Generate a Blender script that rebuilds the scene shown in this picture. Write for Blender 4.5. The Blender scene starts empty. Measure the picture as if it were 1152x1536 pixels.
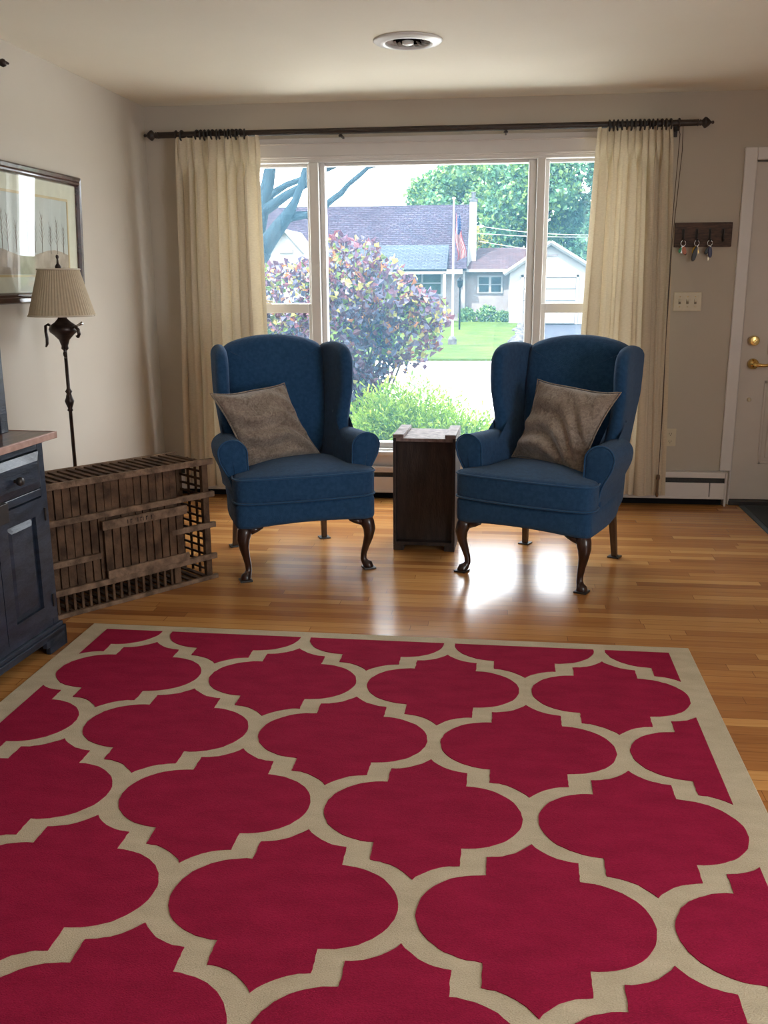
import bpy, bmesh, math, random
from mathutils import Vector, Matrix
from mathutils import noise as mnoise
random.seed(7)
PI = math.pi
S = bpy.context.scene
COL = S.collection

# ------------------------------------------------------------------ camera
CH, PITCH, YAW, ROLL, FPX = 1.4126, .2437, -.1189, -.0057, 1418.65
D, LW, H = 6.052, -2.2035, 2.44          # back wall, left wall, ceiling
cam_d = bpy.data.cameras.new('camera'); cam = bpy.data.objects.new('camera', cam_d); COL.objects.link(cam)
fw = Vector((math.sin(YAW)*math.cos(PITCH), math.cos(YAW)*math.cos(PITCH), -math.sin(PITCH)))
rt = Vector((math.cos(YAW), -math.sin(YAW), 0)); up = rt.cross(fw)
r2 = rt*math.cos(ROLL)+up*math.sin(ROLL); u2 = -rt*math.sin(ROLL)+up*math.cos(ROLL)
m = Matrix((r2, u2, -fw)).transposed().to_4x4(); m.translation = Vector((0, 0, CH))
cam.matrix_world = m
cam_d.sensor_fit = 'VERTICAL'; cam_d.sensor_height = 24; cam_d.lens = FPX/1536*24
cam_d.clip_start = .05; cam_d.clip_end = 400
S.camera = cam
# ------------------------------------------------------------------ world, sun, portals, exposure
w = bpy.data.worlds.new('sky'); S.world = w; w.use_nodes = True
bg = w.node_tree.nodes['Background']; bg.inputs['Color'].default_value = (.90, .95, 1, 1); bg.inputs['Strength'].default_value = 7.3
sd = bpy.data.lights.new('sun', 'SUN'); sd.energy = 13; sd.angle = .02; sd.color = (1, .95, .86)
so = bpy.data.objects.new('sun', sd); COL.objects.link(so)
so.rotation_euler = Vector((-.45, -.75, 1.15)).to_track_quat('Z', 'Y').to_euler()
def portal(name, loc, rot, sx, sy):
    l = bpy.data.lights.new(name, 'AREA'); l.shape = 'RECTANGLE'; l.size = sx; l.size_y = sy; l.cycles.is_portal = True
    o = bpy.data.objects.new(name, l); COL.objects.link(o); o.location = loc; o.rotation_euler = rot
portal('window_portal', (-.455, D+.16, 1.2), (-PI/2, 0, 0), 2.62, 1.8)
portal('fill_opening_portal', (2.72, .6, 1.4), (0, PI/2, 0), 1.5, 2.0)  # samples daylight through the added, unseen opening in the right wall
S.view_settings.view_transform = 'Standard'; S.view_settings.look = 'None'
S.view_settings.gamma = 1; S.view_settings.use_curve_mapping = False
S.view_settings.exposure = .70

# ------------------------------------------------------------------ materials
def newmat(name):
    m = bpy.data.materials.new(name); m.use_nodes = True
    nt = m.node_tree; return m, nt, nt.nodes['Principled BSDF']
def N(nt, t, **k):
    n = nt.nodes.new(t)
    for a, v in k.items(): setattr(n, a, v)
    return n
def rgb(c): return (c[0], c[1], c[2], 1)
def mat(name, c, rough=.6, c2=None, scale=20, detail=4, bump=0, bscale=None, metal=0, stretch=(1, 1, 1), spec=.5, coat=0, sheen=0, contrast=(.35, .65)):
    m, nt, b = newmat(name)
    b.inputs['Base Color'].default_value = rgb(c); b.inputs['Roughness'].default_value = rough
    b.inputs['Metallic'].default_value = metal; b.inputs['Specular IOR Level'].default_value = spec
    b.inputs['Coat Weight'].default_value = coat; b.inputs['Sheen Weight'].default_value = sheen
    tc = N(nt, 'ShaderNodeTexCoord'); mp = N(nt, 'ShaderNodeMapping'); mp.inputs['Scale'].default_value = stretch
    nt.links.new(tc.outputs['Object'], mp.inputs['Vector'])
    no = N(nt, 'ShaderNodeTexNoise'); no.inputs['Scale'].default_value = scale; no.inputs['Detail'].default_value = detail
    nt.links.new(mp.outputs['Vector'], no.inputs['Vector'])
    if c2 is None: c2 = tuple(x*.93 for x in c)
    cr = N(nt, 'ShaderNodeValToRGB'); e = cr.color_ramp.elements
    e[0].position, e[1].position = contrast; e[0].color = rgb(c2); e[1].color = rgb(c)
    nt.links.new(no.outputs['Fac'], cr.inputs['Fac']); nt.links.new(cr.outputs['Color'], b.inputs['Base Color'])
    if bump:
        n2 = N(nt, 'ShaderNodeTexNoise'); n2.inputs['Scale'].default_value = bscale or scale*4; n2.inputs['Detail'].default_value = 3
        nt.links.new(mp.outputs['Vector'], n2.inputs['Vector'])
        bp = N(nt, 'ShaderNodeBump'); bp.inputs['Strength'].default_value = bump; bp.inputs['Distance'].default_value = .01
        nt.links.new(n2.outputs['Fac'], bp.inputs['Height']); nt.links.new(bp.outputs['Normal'], b.inputs['Normal'])
    return m

M = {}
M['wall'] = mat('wall_paint', (.53, .475, .40), .75, (.52, .465, .39), 3, bump=.05, bscale=250, spec=.25)
M['ceiling'] = mat('ceiling_paint', (.84, .78, .66), .85, (.82, .76, .64), 2, bump=.08, bscale=300, spec=.15)
M['trim'] = mat('trim_paint', (.72, .68, .65), .4, (.70, .66, .63), 6)
M['vinyl'] = mat('window_vinyl', (.74, .72, .69), .35, (.72, .70, .67), 5)
M['door'] = mat('door_paint', (.66, .60, .54), .45, (.64, .58, .52), 5)
M['black'] = mat('black_metal', (.018, .015, .014), .4, (.03, .025, .022), 30)
M['dark'] = mat('dark_void', (.015, .015, .017), .9, spec=.05)
M['slot'] = mat('heater_fins', (.05, .05, .045), .6, (.03, .03, .03), 90)
M['brass'] = mat('polished_brass', (.85, .62, .25), .2, (.78, .55, .2), 8, metal=1)
M['bronze'] = mat('aged_bronze', (.05, .032, .025), .38, (.025, .016, .014), 40, metal=.5)
M['steel'] = mat('steel', (.6, .6, .6), .25, metal=1)
M['ivory'] = mat('ivory_plastic', (.66, .58, .42), .4)
M['rod'] = mat('rod_wood', (.045, .028, .02), .45, (.02, .013, .011), 25, stretch=(1, 6, 6))
M['blue'] = mat('blue_wool', (.023, .080, .178), .9, (.015, .058, .138), 55, bump=.45, bscale=420, sheen=.12, spec=.15)
M['piping'] = mat('blue_piping', (.022, .085, .19), .9, sheen=.2, spec=.15)
M['mahog'] = mat('mahogany', (.045, .018, .012), .28, (.02, .009, .007), 18, stretch=(3, 3, .6), coat=.3)
M['brasswood'] = mat('brown_leg', (.10, .055, .028), .4, (.05, .025, .014), 18, stretch=(3, 3, .6))
M['weath'] = mat('weathered_wood', (.15, .088, .052), .8, (.055, .031, .019), 14, bump=.4, bscale=80, spec=.2, detail=8)
M['weathl'] = mat('worn_rail', (.27, .175, .115), .75, (.11, .07, .045), 22, bump=.4, bscale=80, spec=.25, detail=8)
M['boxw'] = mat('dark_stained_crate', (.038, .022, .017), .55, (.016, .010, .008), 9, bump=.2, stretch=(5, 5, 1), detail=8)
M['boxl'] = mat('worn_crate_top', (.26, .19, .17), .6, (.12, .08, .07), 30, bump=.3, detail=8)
M['navy'] = mat('blue_black_paint', (.028, .040, .066), .38, (.011, .016, .027), 9, bump=.15, stretch=(1, 1, 4), detail=8, coat=.15)
M['ctop'] = mat('brown_countertop', (.16, .085, .06), .35, (.07, .035, .026), 7, stretch=(6, 1, 6), detail=8, coat=.3)
M['cedge'] = mat('worn_counter_edge', (.50, .31, .25), .4, (.38, .22, .17), 30, detail=6)
M['shade'] = mat('lampshade_fabric', (.50, .41, .29), .9, (.46, .38, .27), 60, spec=.1)
M['shadetrim'] = mat('lampshade_trim', (.62, .54, .42), .9)
M['mat'] = mat('entry_mat', (.045, .055, .06), .95, (.03, .035, .04), 150, bump=.6, bscale=500)
M['matedge'] = mat('mat_edge', (.07, .09, .10), .9)
M['plaque'] = mat('plaque_wood', (.12, .07, .05), .7, (.05, .03, .024), 25, stretch=(1, 1, 5), detail=8)

def pillow_mat():
    m, nt, b = newmat('mottled_taupe_hide')
    tc = N(nt, 'ShaderNodeTexCoord'); no = N(nt, 'ShaderNodeTexNoise'); no.inputs['Scale'].default_value = 60; no.inputs['Detail'].default_value = 8; no.inputs['Distortion'].default_value = 1.2
    nt.links.new(tc.outputs['Object'], no.inputs['Vector'])
    n3 = N(nt, 'ShaderNodeTexNoise'); n3.inputs['Scale'].default_value = 7; nt.links.new(tc.outputs['Object'], n3.inputs['Vector'])
    mx = N(nt, 'ShaderNodeMix', data_type='FLOAT'); mx.inputs[0].default_value = .35
    nt.links.new(no.outputs['Fac'], mx.inputs[2]); nt.links.new(n3.outputs['Fac'], mx.inputs[3])
    cr = N(nt, 'ShaderNodeValToRGB'); e = cr.color_ramp.elements; e[0].position = .36; e[1].position = .64
    e[0].color = (.15, .11, .082, 1); e[1].color = (.34, .275, .22, 1); nt.links.new(mx.outputs[0], cr.inputs['Fac'])
    nt.links.new(cr.outputs['Color'], b.inputs['Base Color']); b.inputs['Roughness'].default_value = .75; b.inputs['Sheen Weight'].default_value = .35
    bp = N(nt, 'ShaderNodeBump'); bp.inputs['Strength'].default_value = .35; bp.inputs['Distance'].default_value = .008
    nt.links.new(no.outputs['Fac'], bp.inputs['Height']); nt.links.new(bp.outputs['Normal'], b.inputs['Normal'])
    return m
M['pillow'] = pillow_mat()

def floor_mat():
    m, nt, b = newmat('oak_strip_floor')
    tc = N(nt, 'ShaderNodeTexCoord'); br = N(nt, 'ShaderNodeTexBrick'); br.offset = 0; br.squash = 1
    br.inputs['Scale'].default_value = 1; br.inputs['Brick Width'].default_value = 1.05; br.inputs['Row Height'].default_value = .057
    br.inputs['Mortar Size'].default_value = .0012; br.inputs['Mortar Smooth'].default_value = .2; br.inputs['Bias'].default_value = 0
    br.inputs['Color1'].default_value = (0, 0, 0, 1); br.inputs['Color2'].default_value = (1, 1, 1, 1); br.inputs['Mortar'].default_value = (.5, .5, .5, 1)
    sx = N(nt, 'ShaderNodeSeparateXYZ'); nt.links.new(tc.outputs['Object'], sx.inputs[0])       # random stagger per board row
    dv = N(nt, 'ShaderNodeMath', operation='DIVIDE'); dv.inputs[1].default_value = .057; nt.links.new(sx.outputs[1], dv.inputs[0])
    fl = N(nt, 'ShaderNodeMath', operation='FLOOR'); nt.links.new(dv.outputs[0], fl.inputs[0])
    wn = N(nt, 'ShaderNodeTexWhiteNoise', noise_dimensions='1D'); nt.links.new(fl.outputs[0], wn.inputs['W'])
    ax = N(nt, 'ShaderNodeMath', operation='MULTIPLY_ADD'); ax.inputs[1].default_value = 7.3; nt.links.new(wn.outputs['Value'], ax.inputs[0]); nt.links.new(sx.outputs[0], ax.inputs[2])
    cx_ = N(nt, 'ShaderNodeCombineXYZ'); nt.links.new(ax.outputs[0], cx_.inputs[0]); nt.links.new(sx.outputs[1], cx_.inputs[1])
    nt.links.new(cx_.outputs[0], br.inputs['Vector'])
    mp = N(nt, 'ShaderNodeMapping'); mp.inputs['Scale'].default_value = (1.2, 22, 1); nt.links.new(tc.outputs['Object'], mp.inputs['Vector'])
    no = N(nt, 'ShaderNodeTexNoise'); no.inputs['Scale'].default_value = 3; no.inputs['Detail'].default_value = 9; no.inputs['Distortion'].default_value = .4
    nt.links.new(mp.outputs['Vector'], no.inputs['Vector'])
    add = N(nt, 'ShaderNodeMix', data_type='FLOAT'); add.inputs[0].default_value = .45
    nt.links.new(br.outputs['Color'], add.inputs[2]); nt.links.new(no.outputs['Fac'], add.inputs[3])
    cr = N(nt, 'ShaderNodeValToRGB'); e = cr.color_ramp.elements
    e[0].position = .1; e[0].color = (.27, .095, .026, 1); e[1].position = .9; e[1].color = (.66, .345, .115, 1)
    k = cr.color_ramp.elements.new(.5); k.color = (.48, .205, .058, 1)
    nt.links.new(add.outputs[0], cr.inputs['Fac'])
    mx = N(nt, 'ShaderNodeMix', data_type='RGBA'); mx.inputs[7].default_value = (.12, .045, .018, 1)
    ml = N(nt, 'ShaderNodeMath', operation='MULTIPLY'); ml.inputs[1].default_value = .75
    nt.links.new(br.outputs['Fac'], ml.inputs[0]); nt.links.new(ml.outputs[0], mx.inputs[0]); nt.links.new(cr.outputs['Color'], mx.inputs[6])
    nt.links.new(mx.outputs[2], b.inputs['Base Color'])
    b.inputs['Roughness'].default_value = .21; b.inputs['Specular IOR Level'].default_value = .45
    bp = N(nt, 'ShaderNodeBump'); bp.inputs['Strength'].default_value = .12; bp.inputs['Distance'].default_value = .002
    n2 = N(nt, 'ShaderNodeTexNoise'); n2.inputs['Scale'].default_value = 6; mp2 = N(nt, 'ShaderNodeMapping'); mp2.inputs['Scale'].default_value = (.6, 4, 1)
    nt.links.new(tc.outputs['Object'], mp2.inputs['Vector']); nt.links.new(mp2.outputs['Vector'], n2.inputs['Vector'])
    nt.links.new(n2.outputs['Fac'], bp.inputs['Height']); nt.links.new(bp.outputs['Normal'], b.inputs['Normal'])
    return m
M['floor'] = floor_mat()

def rug_mat(name, c, c2):
    m, nt, b = newmat(name)
    tc = N(nt, 'ShaderNodeTexCoord'); mp = N(nt, 'ShaderNodeMapping'); mp.inputs['Scale'].default_value = (1, 2.2, 1)
    nt.links.new(tc.outputs['Object'], mp.inputs['Vector'])
    no = N(nt, 'ShaderNodeTexNoise'); no.inputs['Scale'].default_value = 240; no.inputs['Detail'].default_value = 4
    n3 = N(nt, 'ShaderNodeTexNoise'); n3.inputs['Scale'].default_value = 9; n3.inputs['Detail'].default_value = 4
    nt.links.new(mp.outputs['Vector'], no.inputs['Vector']); nt.links.new(mp.outputs['Vector'], n3.inputs['Vector'])
    mx = N(nt, 'ShaderNodeMix', data_type='FLOAT'); mx.inputs[0].default_value = .4
    nt.links.new(no.outputs['Fac'], mx.inputs[2]); nt.links.new(n3.outputs['Fac'], mx.inputs[3])
    cr = N(nt, 'ShaderNodeValToRGB'); e = cr.color_ramp.elements; e[0].position = .35; e[1].position = .65; e[0].color = rgb(c2); e[1].color = rgb(c)
    nt.links.new(mx.outputs[0], cr.inputs['Fac']); nt.links.new(cr.outputs['Color'], b.inputs['Base Color'])
    b.inputs['Roughness'].default_value = .95; b.inputs['Specular IOR Level'].default_value = .1
    bp = N(nt, 'ShaderNodeBump'); bp.inputs['Strength'].default_value = .9; bp.inputs['Distance'].default_value = .007
    nt.links.new(mx.outputs[0], bp.inputs['Height']); nt.links.new(bp.outputs['Normal'], b.inputs['Normal'])
    return m
M['rugred'] = rug_mat('crimson_wool_pile', (.385, .014, .060), (.25, .008, .036))
M['rugtan'] = rug_mat('sand_wool_pile', (.66, .56, .40), (.48, .40, .27))

def curtain_mat():
    m, nt, b = newmat('cream_linen'); out = nt.nodes['Material Output']
    c = (.78, .66, .46, 1)
    tc = N(nt, 'ShaderNodeTexCoord'); wv = N(nt, 'ShaderNodeTexNoise'); wv.inputs['Scale'].default_value = 60
    mp = N(nt, 'ShaderNodeMapping'); mp.inputs['Scale'].default_value = (1, 1, 6); nt.links.new(tc.outputs['Object'], mp.inputs['Vector']); nt.links.new(mp.outputs['Vector'], wv.inputs['Vector'])
    cr = N(nt, 'ShaderNodeValToRGB'); e = cr.color_ramp.elements; e[0].position = .3; e[1].position = .7
    e[0].color = (.56, .475, .355, 1); e[1].color = (.66, .575, .44, 1); nt.links.new(wv.outputs['Fac'], cr.inputs['Fac'])
    df = N(nt, 'ShaderNodeBsdfDiffuse'); tr = N(nt, 'ShaderNodeBsdfTranslucent'); mx = N(nt, 'ShaderNodeMixShader'); mx.inputs[0].default_value = .13
    nt.links.new(cr.outputs['Color'], df.inputs['Color']); tr.inputs['Color'].default_value = (.85, .72, .48, 1)
    nt.links.new(df.outputs[0], mx.inputs[1]); nt.links.new(tr.outputs[0], mx.inputs[2]); nt.links.new(mx.outputs[0], out.inputs['Surface'])
    return m
M['curtain'] = curtain_mat()

def glass_mat(name, gloss=.06, film=.0, haze_col=(.3, .7, 1, 1)):
    m, nt, b = newmat(name); out = nt.nodes['Material Output']; nt.nodes.remove(b)
    tr = N(nt, 'ShaderNodeBsdfTransparent'); gl = N(nt, 'ShaderNodeBsdfGlossy'); gl.inputs['Roughness'].default_value = .01
    fr = N(nt, 'ShaderNodeFresnel'); fr.inputs['IOR'].default_value = 1.5
    mx = N(nt, 'ShaderNodeMixShader'); ge = N(nt, 'ShaderNodeNewGeometry'); iv = N(nt, 'ShaderNodeMath', operation='SUBTRACT'); iv.inputs[0].default_value = 1; nt.links.new(ge.outputs['Backfacing'], iv.inputs[1])
    ml = N(nt, 'ShaderNodeMath', operation='MULTIPLY'); nt.links.new(fr.outputs[0], ml.inputs[0]); nt.links.new(iv.outputs[0], ml.inputs[1]); nt.links.new(ml.outputs[0], mx.inputs[0])
    nt.links.new(tr.outputs[0], mx.inputs[1]); nt.links.new(gl.outputs[0], mx.inputs[2]); last = mx
    if film:  # bluish veil mixed into the glass to imitate haze over the view
        tl = N(nt, 'ShaderNodeBsdfTranslucent'); tl.inputs['Color'].default_value = haze_col
        no = N(nt, 'ShaderNodeTexNoise'); no.inputs['Scale'].default_value = 2.5; tc = N(nt, 'ShaderNodeTexCoord'); nt.links.new(tc.outputs['Object'], no.inputs['Vector'])
        mr = N(nt, 'ShaderNodeMapRange'); mr.inputs[3].default_value = film*.7; mr.inputs[4].default_value = film*1.3; nt.links.new(no.outputs['Fac'], mr.inputs[0])
        m2 = N(nt, 'ShaderNodeMixShader'); nt.links.new(mr.outputs[0], m2.inputs[0]); nt.links.new(mx.outputs[0], m2.inputs[1]); nt.links.new(tl.outputs[0], m2.inputs[2]); last = m2
    nt.links.new(last.outputs[0], out.inputs['Surface'])
    return m
M['glass'] = glass_mat('window_glass', film=.024)
M['pglass'] = glass_mat('picture_glass')
# outside
X = dict(spec=.04)
M['concrete'] = mat('pale_concrete', (.66, .66, .63), .9, (.60, .60, .58), 1.5, detail=6, **X)
M['asphalt'] = mat('driveway_asphalt', (.030, .032, .042), .9, (.022, .024, .033), 2, detail=6, **X)
M['lawn'] = mat('lawn_grass', (.045, .068, .012), .95, (.020, .038, .006), 1.3, detail=8, bump=.5, bscale=12, **X)
M['soil'] = mat('mulch', (.05, .035, .025), .95, (.025, .018, .012), 25, **X)
M['siding'] = mat('white_siding', (.19, .187, .184), .7, (.18, .177, .174), 3, **X)
M['gdoor'] = mat('garage_door_paint', (.12, .119, .122), .6, (.115, .114, .116), 3, **X)
M['wallgrey'] = mat('pale_stucco', (.145, .130, .130), .8, (.12, .108, .108), 2, detail=6, **X)
M['stone'] = mat('edging_stone', (.075, .075, .078), .9, (.03, .03, .034), 8, **X)
M['extglass'] = mat('dark_reflecting_glass', (.010, .022, .026), .2, (.004, .010, .014), 1, spec=.1)
M['extgreen'] = mat('porch_glass', (.008, .030, .022), .3, (.005, .018, .014), 2, spec=.1)
def shingle(name, c, c2):
    m, nt, b = newmat(name)
    tc = N(nt, 'ShaderNodeTexCoord'); br = N(nt, 'ShaderNodeTexBrick'); br.inputs['Scale'].default_value = 1
    br.inputs['Brick Width'].default_value = .3; br.inputs['Row Height'].default_value = .14; br.inputs['Mortar Size'].default_value = .028
    br.inputs['Color1'].default_value = rgb(c); br.inputs['Color2'].default_value = rgb(c2); br.inputs['Mortar'].default_value = rgb(tuple(x*.6 for x in c2))
    nt.links.new(tc.outputs['Object'], br.inputs['Vector'])
    no = N(nt, 'ShaderNodeTexNoise'); no.inputs['Scale'].default_value = .7; no.inputs['Detail'].default_value = 6; nt.links.new(tc.outputs['Object'], no.inputs['Vector'])
    mx = N(nt, 'ShaderNodeMix', data_type='RGBA', blend_type='MULTIPLY'); mx.inputs[0].default_value = .5
    cr = N(nt, 'ShaderNodeValToRGB'); cr.color_ramp.elements[0].color = (.6, .5, .5, 1); cr.color_ramp.elements[0].position = .35; cr.color_ramp.elements[1].position = .65
    nt.links.new(no.outputs['Fac'], cr.inputs['Fac']); nt.links.new(br.outputs['Color'], mx.inputs[6]); nt.links.new(cr.outputs['Color'], mx.inputs[7])
    nt.links.new(mx.outputs[2], b.inputs['Base Color']); b.inputs['Roughness'].default_value = .95; b.inputs['Specular IOR Level'].default_value = .04
    return m
M['roof'] = shingle('purple_brown_shingles', (.046, .037, .052), (.024, .021, .034))
M['roof2'] = shingle('red_brown_shingles', (.075, .050, .055), (.038, .028, .034))
M['roofb'] = shingle('grey_blue_shingles', (.050, .062, .080), (.036, .046, .062))
M['bark'] = mat('haze_tinted_bark', (.015, .028, .038), .9, (.010, .018, .025), 12, bump=.6, stretch=(2, 2, .5), spec=.04)  # blue in the bark colour stands for haze and lens flare
M['stem'] = mat('shrub_stem', (.11, .07, .05), .9, (.06, .04, .03), 20)
M['iron'] = mat('black_iron', (.004, .006, .008), .6, **X)
M['whitepole'] = mat('white_pole', (.35, .35, .36), .5, **X)
M['red'] = mat('flag_red', (.11, .006, .009), .8, **X); M['white'] = mat('flag_white', (.13, .12, .12), .8, **X); M['fblue'] = mat('flag_blue', (.006, .014, .05), .8, **X)
def leafmat(name, c, tl=.35):
    m, nt, b = newmat(name); out = nt.nodes['Material Output']; nt.nodes.remove(b)
    df = N(nt, 'ShaderNodeBsdfDiffuse'); tr = N(nt, 'ShaderNodeBsdfTranslucent'); mx = N(nt, 'ShaderNodeMixShader'); mx.inputs[0].default_value = tl
    no = N(nt, 'ShaderNodeTexNoise'); no.inputs['Scale'].default_value = 9; tc = N(nt, 'ShaderNodeTexCoord'); nt.links.new(tc.outputs['Object'], no.inputs['Vector'])
    cr = N(nt, 'ShaderNodeValToRGB'); e = cr.color_ramp.elements; e[0].position = .35; e[1].position = .65; e[0].color = rgb(tuple(x*.7 for x in c)); e[1].color = rgb(c)
    nt.links.new(no.outputs['Fac'], cr.inputs['Fac'])
    for s in (df, tr): nt.links.new(cr.outputs['Color'], s.inputs['Color'])
    gl = N(nt, 'ShaderNodeBsdfGlossy'); gl.inputs['Roughness'].default_value = .35; m2 = N(nt, 'ShaderNodeMixShader'); m2.inputs[0].default_value = .022
    nt.links.new(df.outputs[0], mx.inputs[1]); nt.links.new(tr.outputs[0], mx.inputs[2])
    nt.links.new(mx.outputs[0], m2.inputs[1]); nt.links.new(gl.outputs[0], m2.inputs[2]); nt.links.new(m2.outputs[0], out.inputs['Surface'])
    return m
for k, c in dict(lp=(.085, .038, .065), lm=(.13, .045, .06), lo=(.34, .14, .05), ly=(.30, .27, .07), lg=(.14, .20, .05), lr=(.36, .03, .05), lb=(.12, .11, .17),
                 bg1=(.26, .42, .045), bg2=(.14, .28, .035), bg3=(.40, .52, .08), tg1=(.055, .14, .06), tg2=(.12, .21, .06), tg3=(.04, .105, .055), hg=(.045, .11, .045)).items():
    M[k] = leafmat('leaf_'+k, c)

# ------------------------------------------------------------------ geometry helpers
def tag(o, label=None, cat=None, group=None, kind=None):
    for k, v in (('label', label), ('category', cat), ('group', group), ('kind', kind)):
        if v: o[k] = v
    return o
def thing(name, loc, label, cat, rz=0, group=None):
    o = bpy.data.objects.new(name, None); COL.objects.link(o); o.location = loc; o.rotation_euler = (0, 0, rz); o.empty_display_size = .1
    return tag(o, label, cat, group)
def obj(name, bm, m, parent=None, smooth=False, bevel=0, seg=2, label=None):
    me = bpy.data.meshes.new(name); bmesh.ops.recalc_face_normals(bm, faces=bm.faces[:]); bm.to_mesh(me); bm.free()
    for mm in (m if isinstance(m, (list, tuple)) else [m]): me.materials.append(mm)
    if smooth:
        for p in me.polygons: p.use_smooth = True
    o = bpy.data.objects.new(name, me); COL.objects.link(o)
    if parent: o.parent = parent
    if bevel:
        b = o.modifiers.new('bevel', 'BEVEL'); b.width = bevel; b.segments = seg; b.limit_method = 'ANGLE'; b.angle_limit = .6
        if smooth: b.harden_normals = False
    if label: o['label'] = label
    return o
def box(bm, x0, x1, y0, y1, z0, z1, mt=0, mx=None):
    vs = [bm.verts.new((x, y, z)) for x in (x0, x1) for y in (y0, y1) for z in (z0, z1)]
    if mx is not None:
        for v in vs: v.co = mx @ v.co
    for f in ((0, 1, 3, 2), (4, 6, 7, 5), (0, 4, 5, 1), (2, 3, 7, 6), (0, 2, 6, 4), (1, 5, 7, 3)):
        fc = bm.faces.new([vs[i] for i in f]); fc.material_index = mt
    return vs
def B(*a, **k):
    bm = bmesh.new(); box(bm, *a, **k); return bm
def tube(bm, pts, rad, seg=10, cap=True, mt=0, flat=None):
    pts = [Vector(p) for p in pts]
    if not isinstance(rad, (list, tuple)): rad = [rad]*len(pts)
    prev = None; rings = []
    for i, p in enumerate(pts):
        t = (pts[min(i+1, len(pts)-1)]-pts[max(i-1, 0)]).normalized()
        if prev is None:
            a = Vector((0, 0, 1)) if abs(t.z) < .9 else Vector((1, 0, 0)); n = t.cross(a).normalized()
        else: n = (prev - t*prev.dot(t)).normalized()
        prev = n; b = t.cross(n)
        rings.append([bm.verts.new(p+(n*math.cos(2*PI*k/seg)+b*math.sin(2*PI*k/seg)*(flat or 1))*rad[i]) for k in range(seg)])
    for a, b in zip(rings, rings[1:]):
        for k in range(seg):
            f = bm.faces.new((a[k], a[(k+1) % seg], b[(k+1) % seg], b[k])); f.material_index = mt
    if cap:
        for r in (rings[0][::-1], rings[-1]):
            f = bm.faces.new(r); f.material_index = mt
    return bm
def lathe(bm, prof, c=(0, 0, 0), seg=24, axis='z', mt=0, wob=None):
    c = Vector(c); rings = []
    for r, h in prof:
        ring = []
        for k in range(seg):
            a = 2*PI*k/seg; rr = r*(1 if wob is None else wob(k, seg)); p = (rr*math.cos(a), rr*math.sin(a), h)
            if axis == 'x': p = (h, p[0], p[1])
            if axis == 'y': p = (p[0], h, p[1])
            ring.append(bm.verts.new(c+Vector(p)))
        rings.append(ring)
    for a, b in zip(rings, rings[1:]):
        for k in range(seg): f = bm.faces.new((a[k], a[(k+1) % seg], b[(k+1) % seg], b[k])); f.material_index = mt
    for r in (rings[0][::-1], rings[-1]):
        if len(set((round(v.co.x, 6), round(v.co.y, 6), round(v.co.z, 6)) for v in r)) > 2:
            f = bm.faces.new(r); f.material_index = mt
    return bm
def smooth_outline(pts, n=3):
    """Chaikin; points flagged with a third value 1 stay sharp."""
    pts = [(p[0], p[1], (p[2] if len(p) > 2 else 0)) for p in pts]
    for _ in range(n):
        o = []
        for i, p in enumerate(pts):
            q0 = pts[i-1]; q1 = pts[(i+1) % len(pts)]
            if p[2]: o.append(p)
            else:
                o.append((p[0]*.75+q0[0]*.25, p[1]*.75+q0[1]*.25, 0)); o.append((p[0]*.75+q1[0]*.25, p[1]*.75+q1[1]*.25, 0))
        pts = o
    return [(p[0], p[1]) for p in pts]
def puff(bm, outline, t, r, mp, crown=0, nr=4, nc=5):
    """Soft slab: outline in (u, v), thickness t along w (-t/2..t/2), rounded rim of radius r, cap shrunk to the centroid with a crown. mp(u, v, w)->xyz"""
    n = len(outline)
    area = sum(outline[i-1][0]*outline[i][1]-outline[i][0]*outline[i-1][1] for i in range(n))
    if area < 0: outline = outline[::-1]
    P = [Vector(p) for p in outline]; nor = []
    for i in range(n):
        d = (P[(i+1) % n]-P[i-1]).normalized(); nor.append(Vector((-d.y, d.x)))
    cen = sum(P, Vector((0, 0)))/n; prof = []
    for k in range(nr+1):
        a = PI/2*k/nr; prof.append((r*(1-math.sin(a)), t/2-r+r*math.cos(a)))   # inset, w at the top side going outward
    def ring(ins, wv, sh=0):
        return [bm.verts.new(mp(*( (P[i]+nor[i]*ins).lerp(cen, sh) ), wv)) for i in range(n)]
    rings = []
    for k in range(nc, 0, -1):
        s = k/(nc+.35); rings.append(ring(r, t/2+crown*math.sin(s*PI/2), s))
    for ins, wv in prof: rings.append(ring(ins, wv))
    for ins, wv in prof[::-1]: rings.append(ring(ins, -wv))
    for k in range(1, nc+1):
        s = k/(nc+.35); rings.append(ring(r, -t/2-crown*math.sin(s*PI/2), s))
    for a, b in zip(rings, rings[1:]):
        for i in range(n): bm.faces.new((a[i], a[(i+1) % n], b[(i+1) % n], b[i]))
    bm.faces.new(rings[0][::-1]); bm.faces.new(rings[-1])
    return bm
def V(x, y, z): return Vector((x, y, z))

# ================================================================== SETTING
XR, YB = 2.62, -1.6
def struct(name, bm, m, **k):
    return tag(obj(name, bm, m, **k), kind='structure')
struct('floor', B(LW-.12, XR+.12, YB-.12, D+.14, -.12, 0), M['floor'])
VX, VY, VH = -.43, 4.60, .104
bm = bmesh.new()
box(bm, LW-.5, VX-VH, YB-.5, D+.45, H, H+.2); box(bm, VX+VH, XR+.5, YB-.5, D+.45, H, H+.2); box(bm, VX-VH, VX+VH, YB-.5, VY-VH, H, H+.2); box(bm, VX-VH, VX+VH, VY+VH, D+.45, H, H+.2); box(bm, VX-VH, VX+VH, VY-VH, VY+VH, H+.12, H+.2)
struct('ceiling', bm, M['ceiling'])
struct('wall_left', B(LW-.12, LW, YB-.12, D+.12, 0, H), M['wall'])
WX0, WX1, WZ0, WZ1 = -1.80, .89, .30, 2.12       # window opening
DX0, DX1 = 1.474, 2.39
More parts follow.
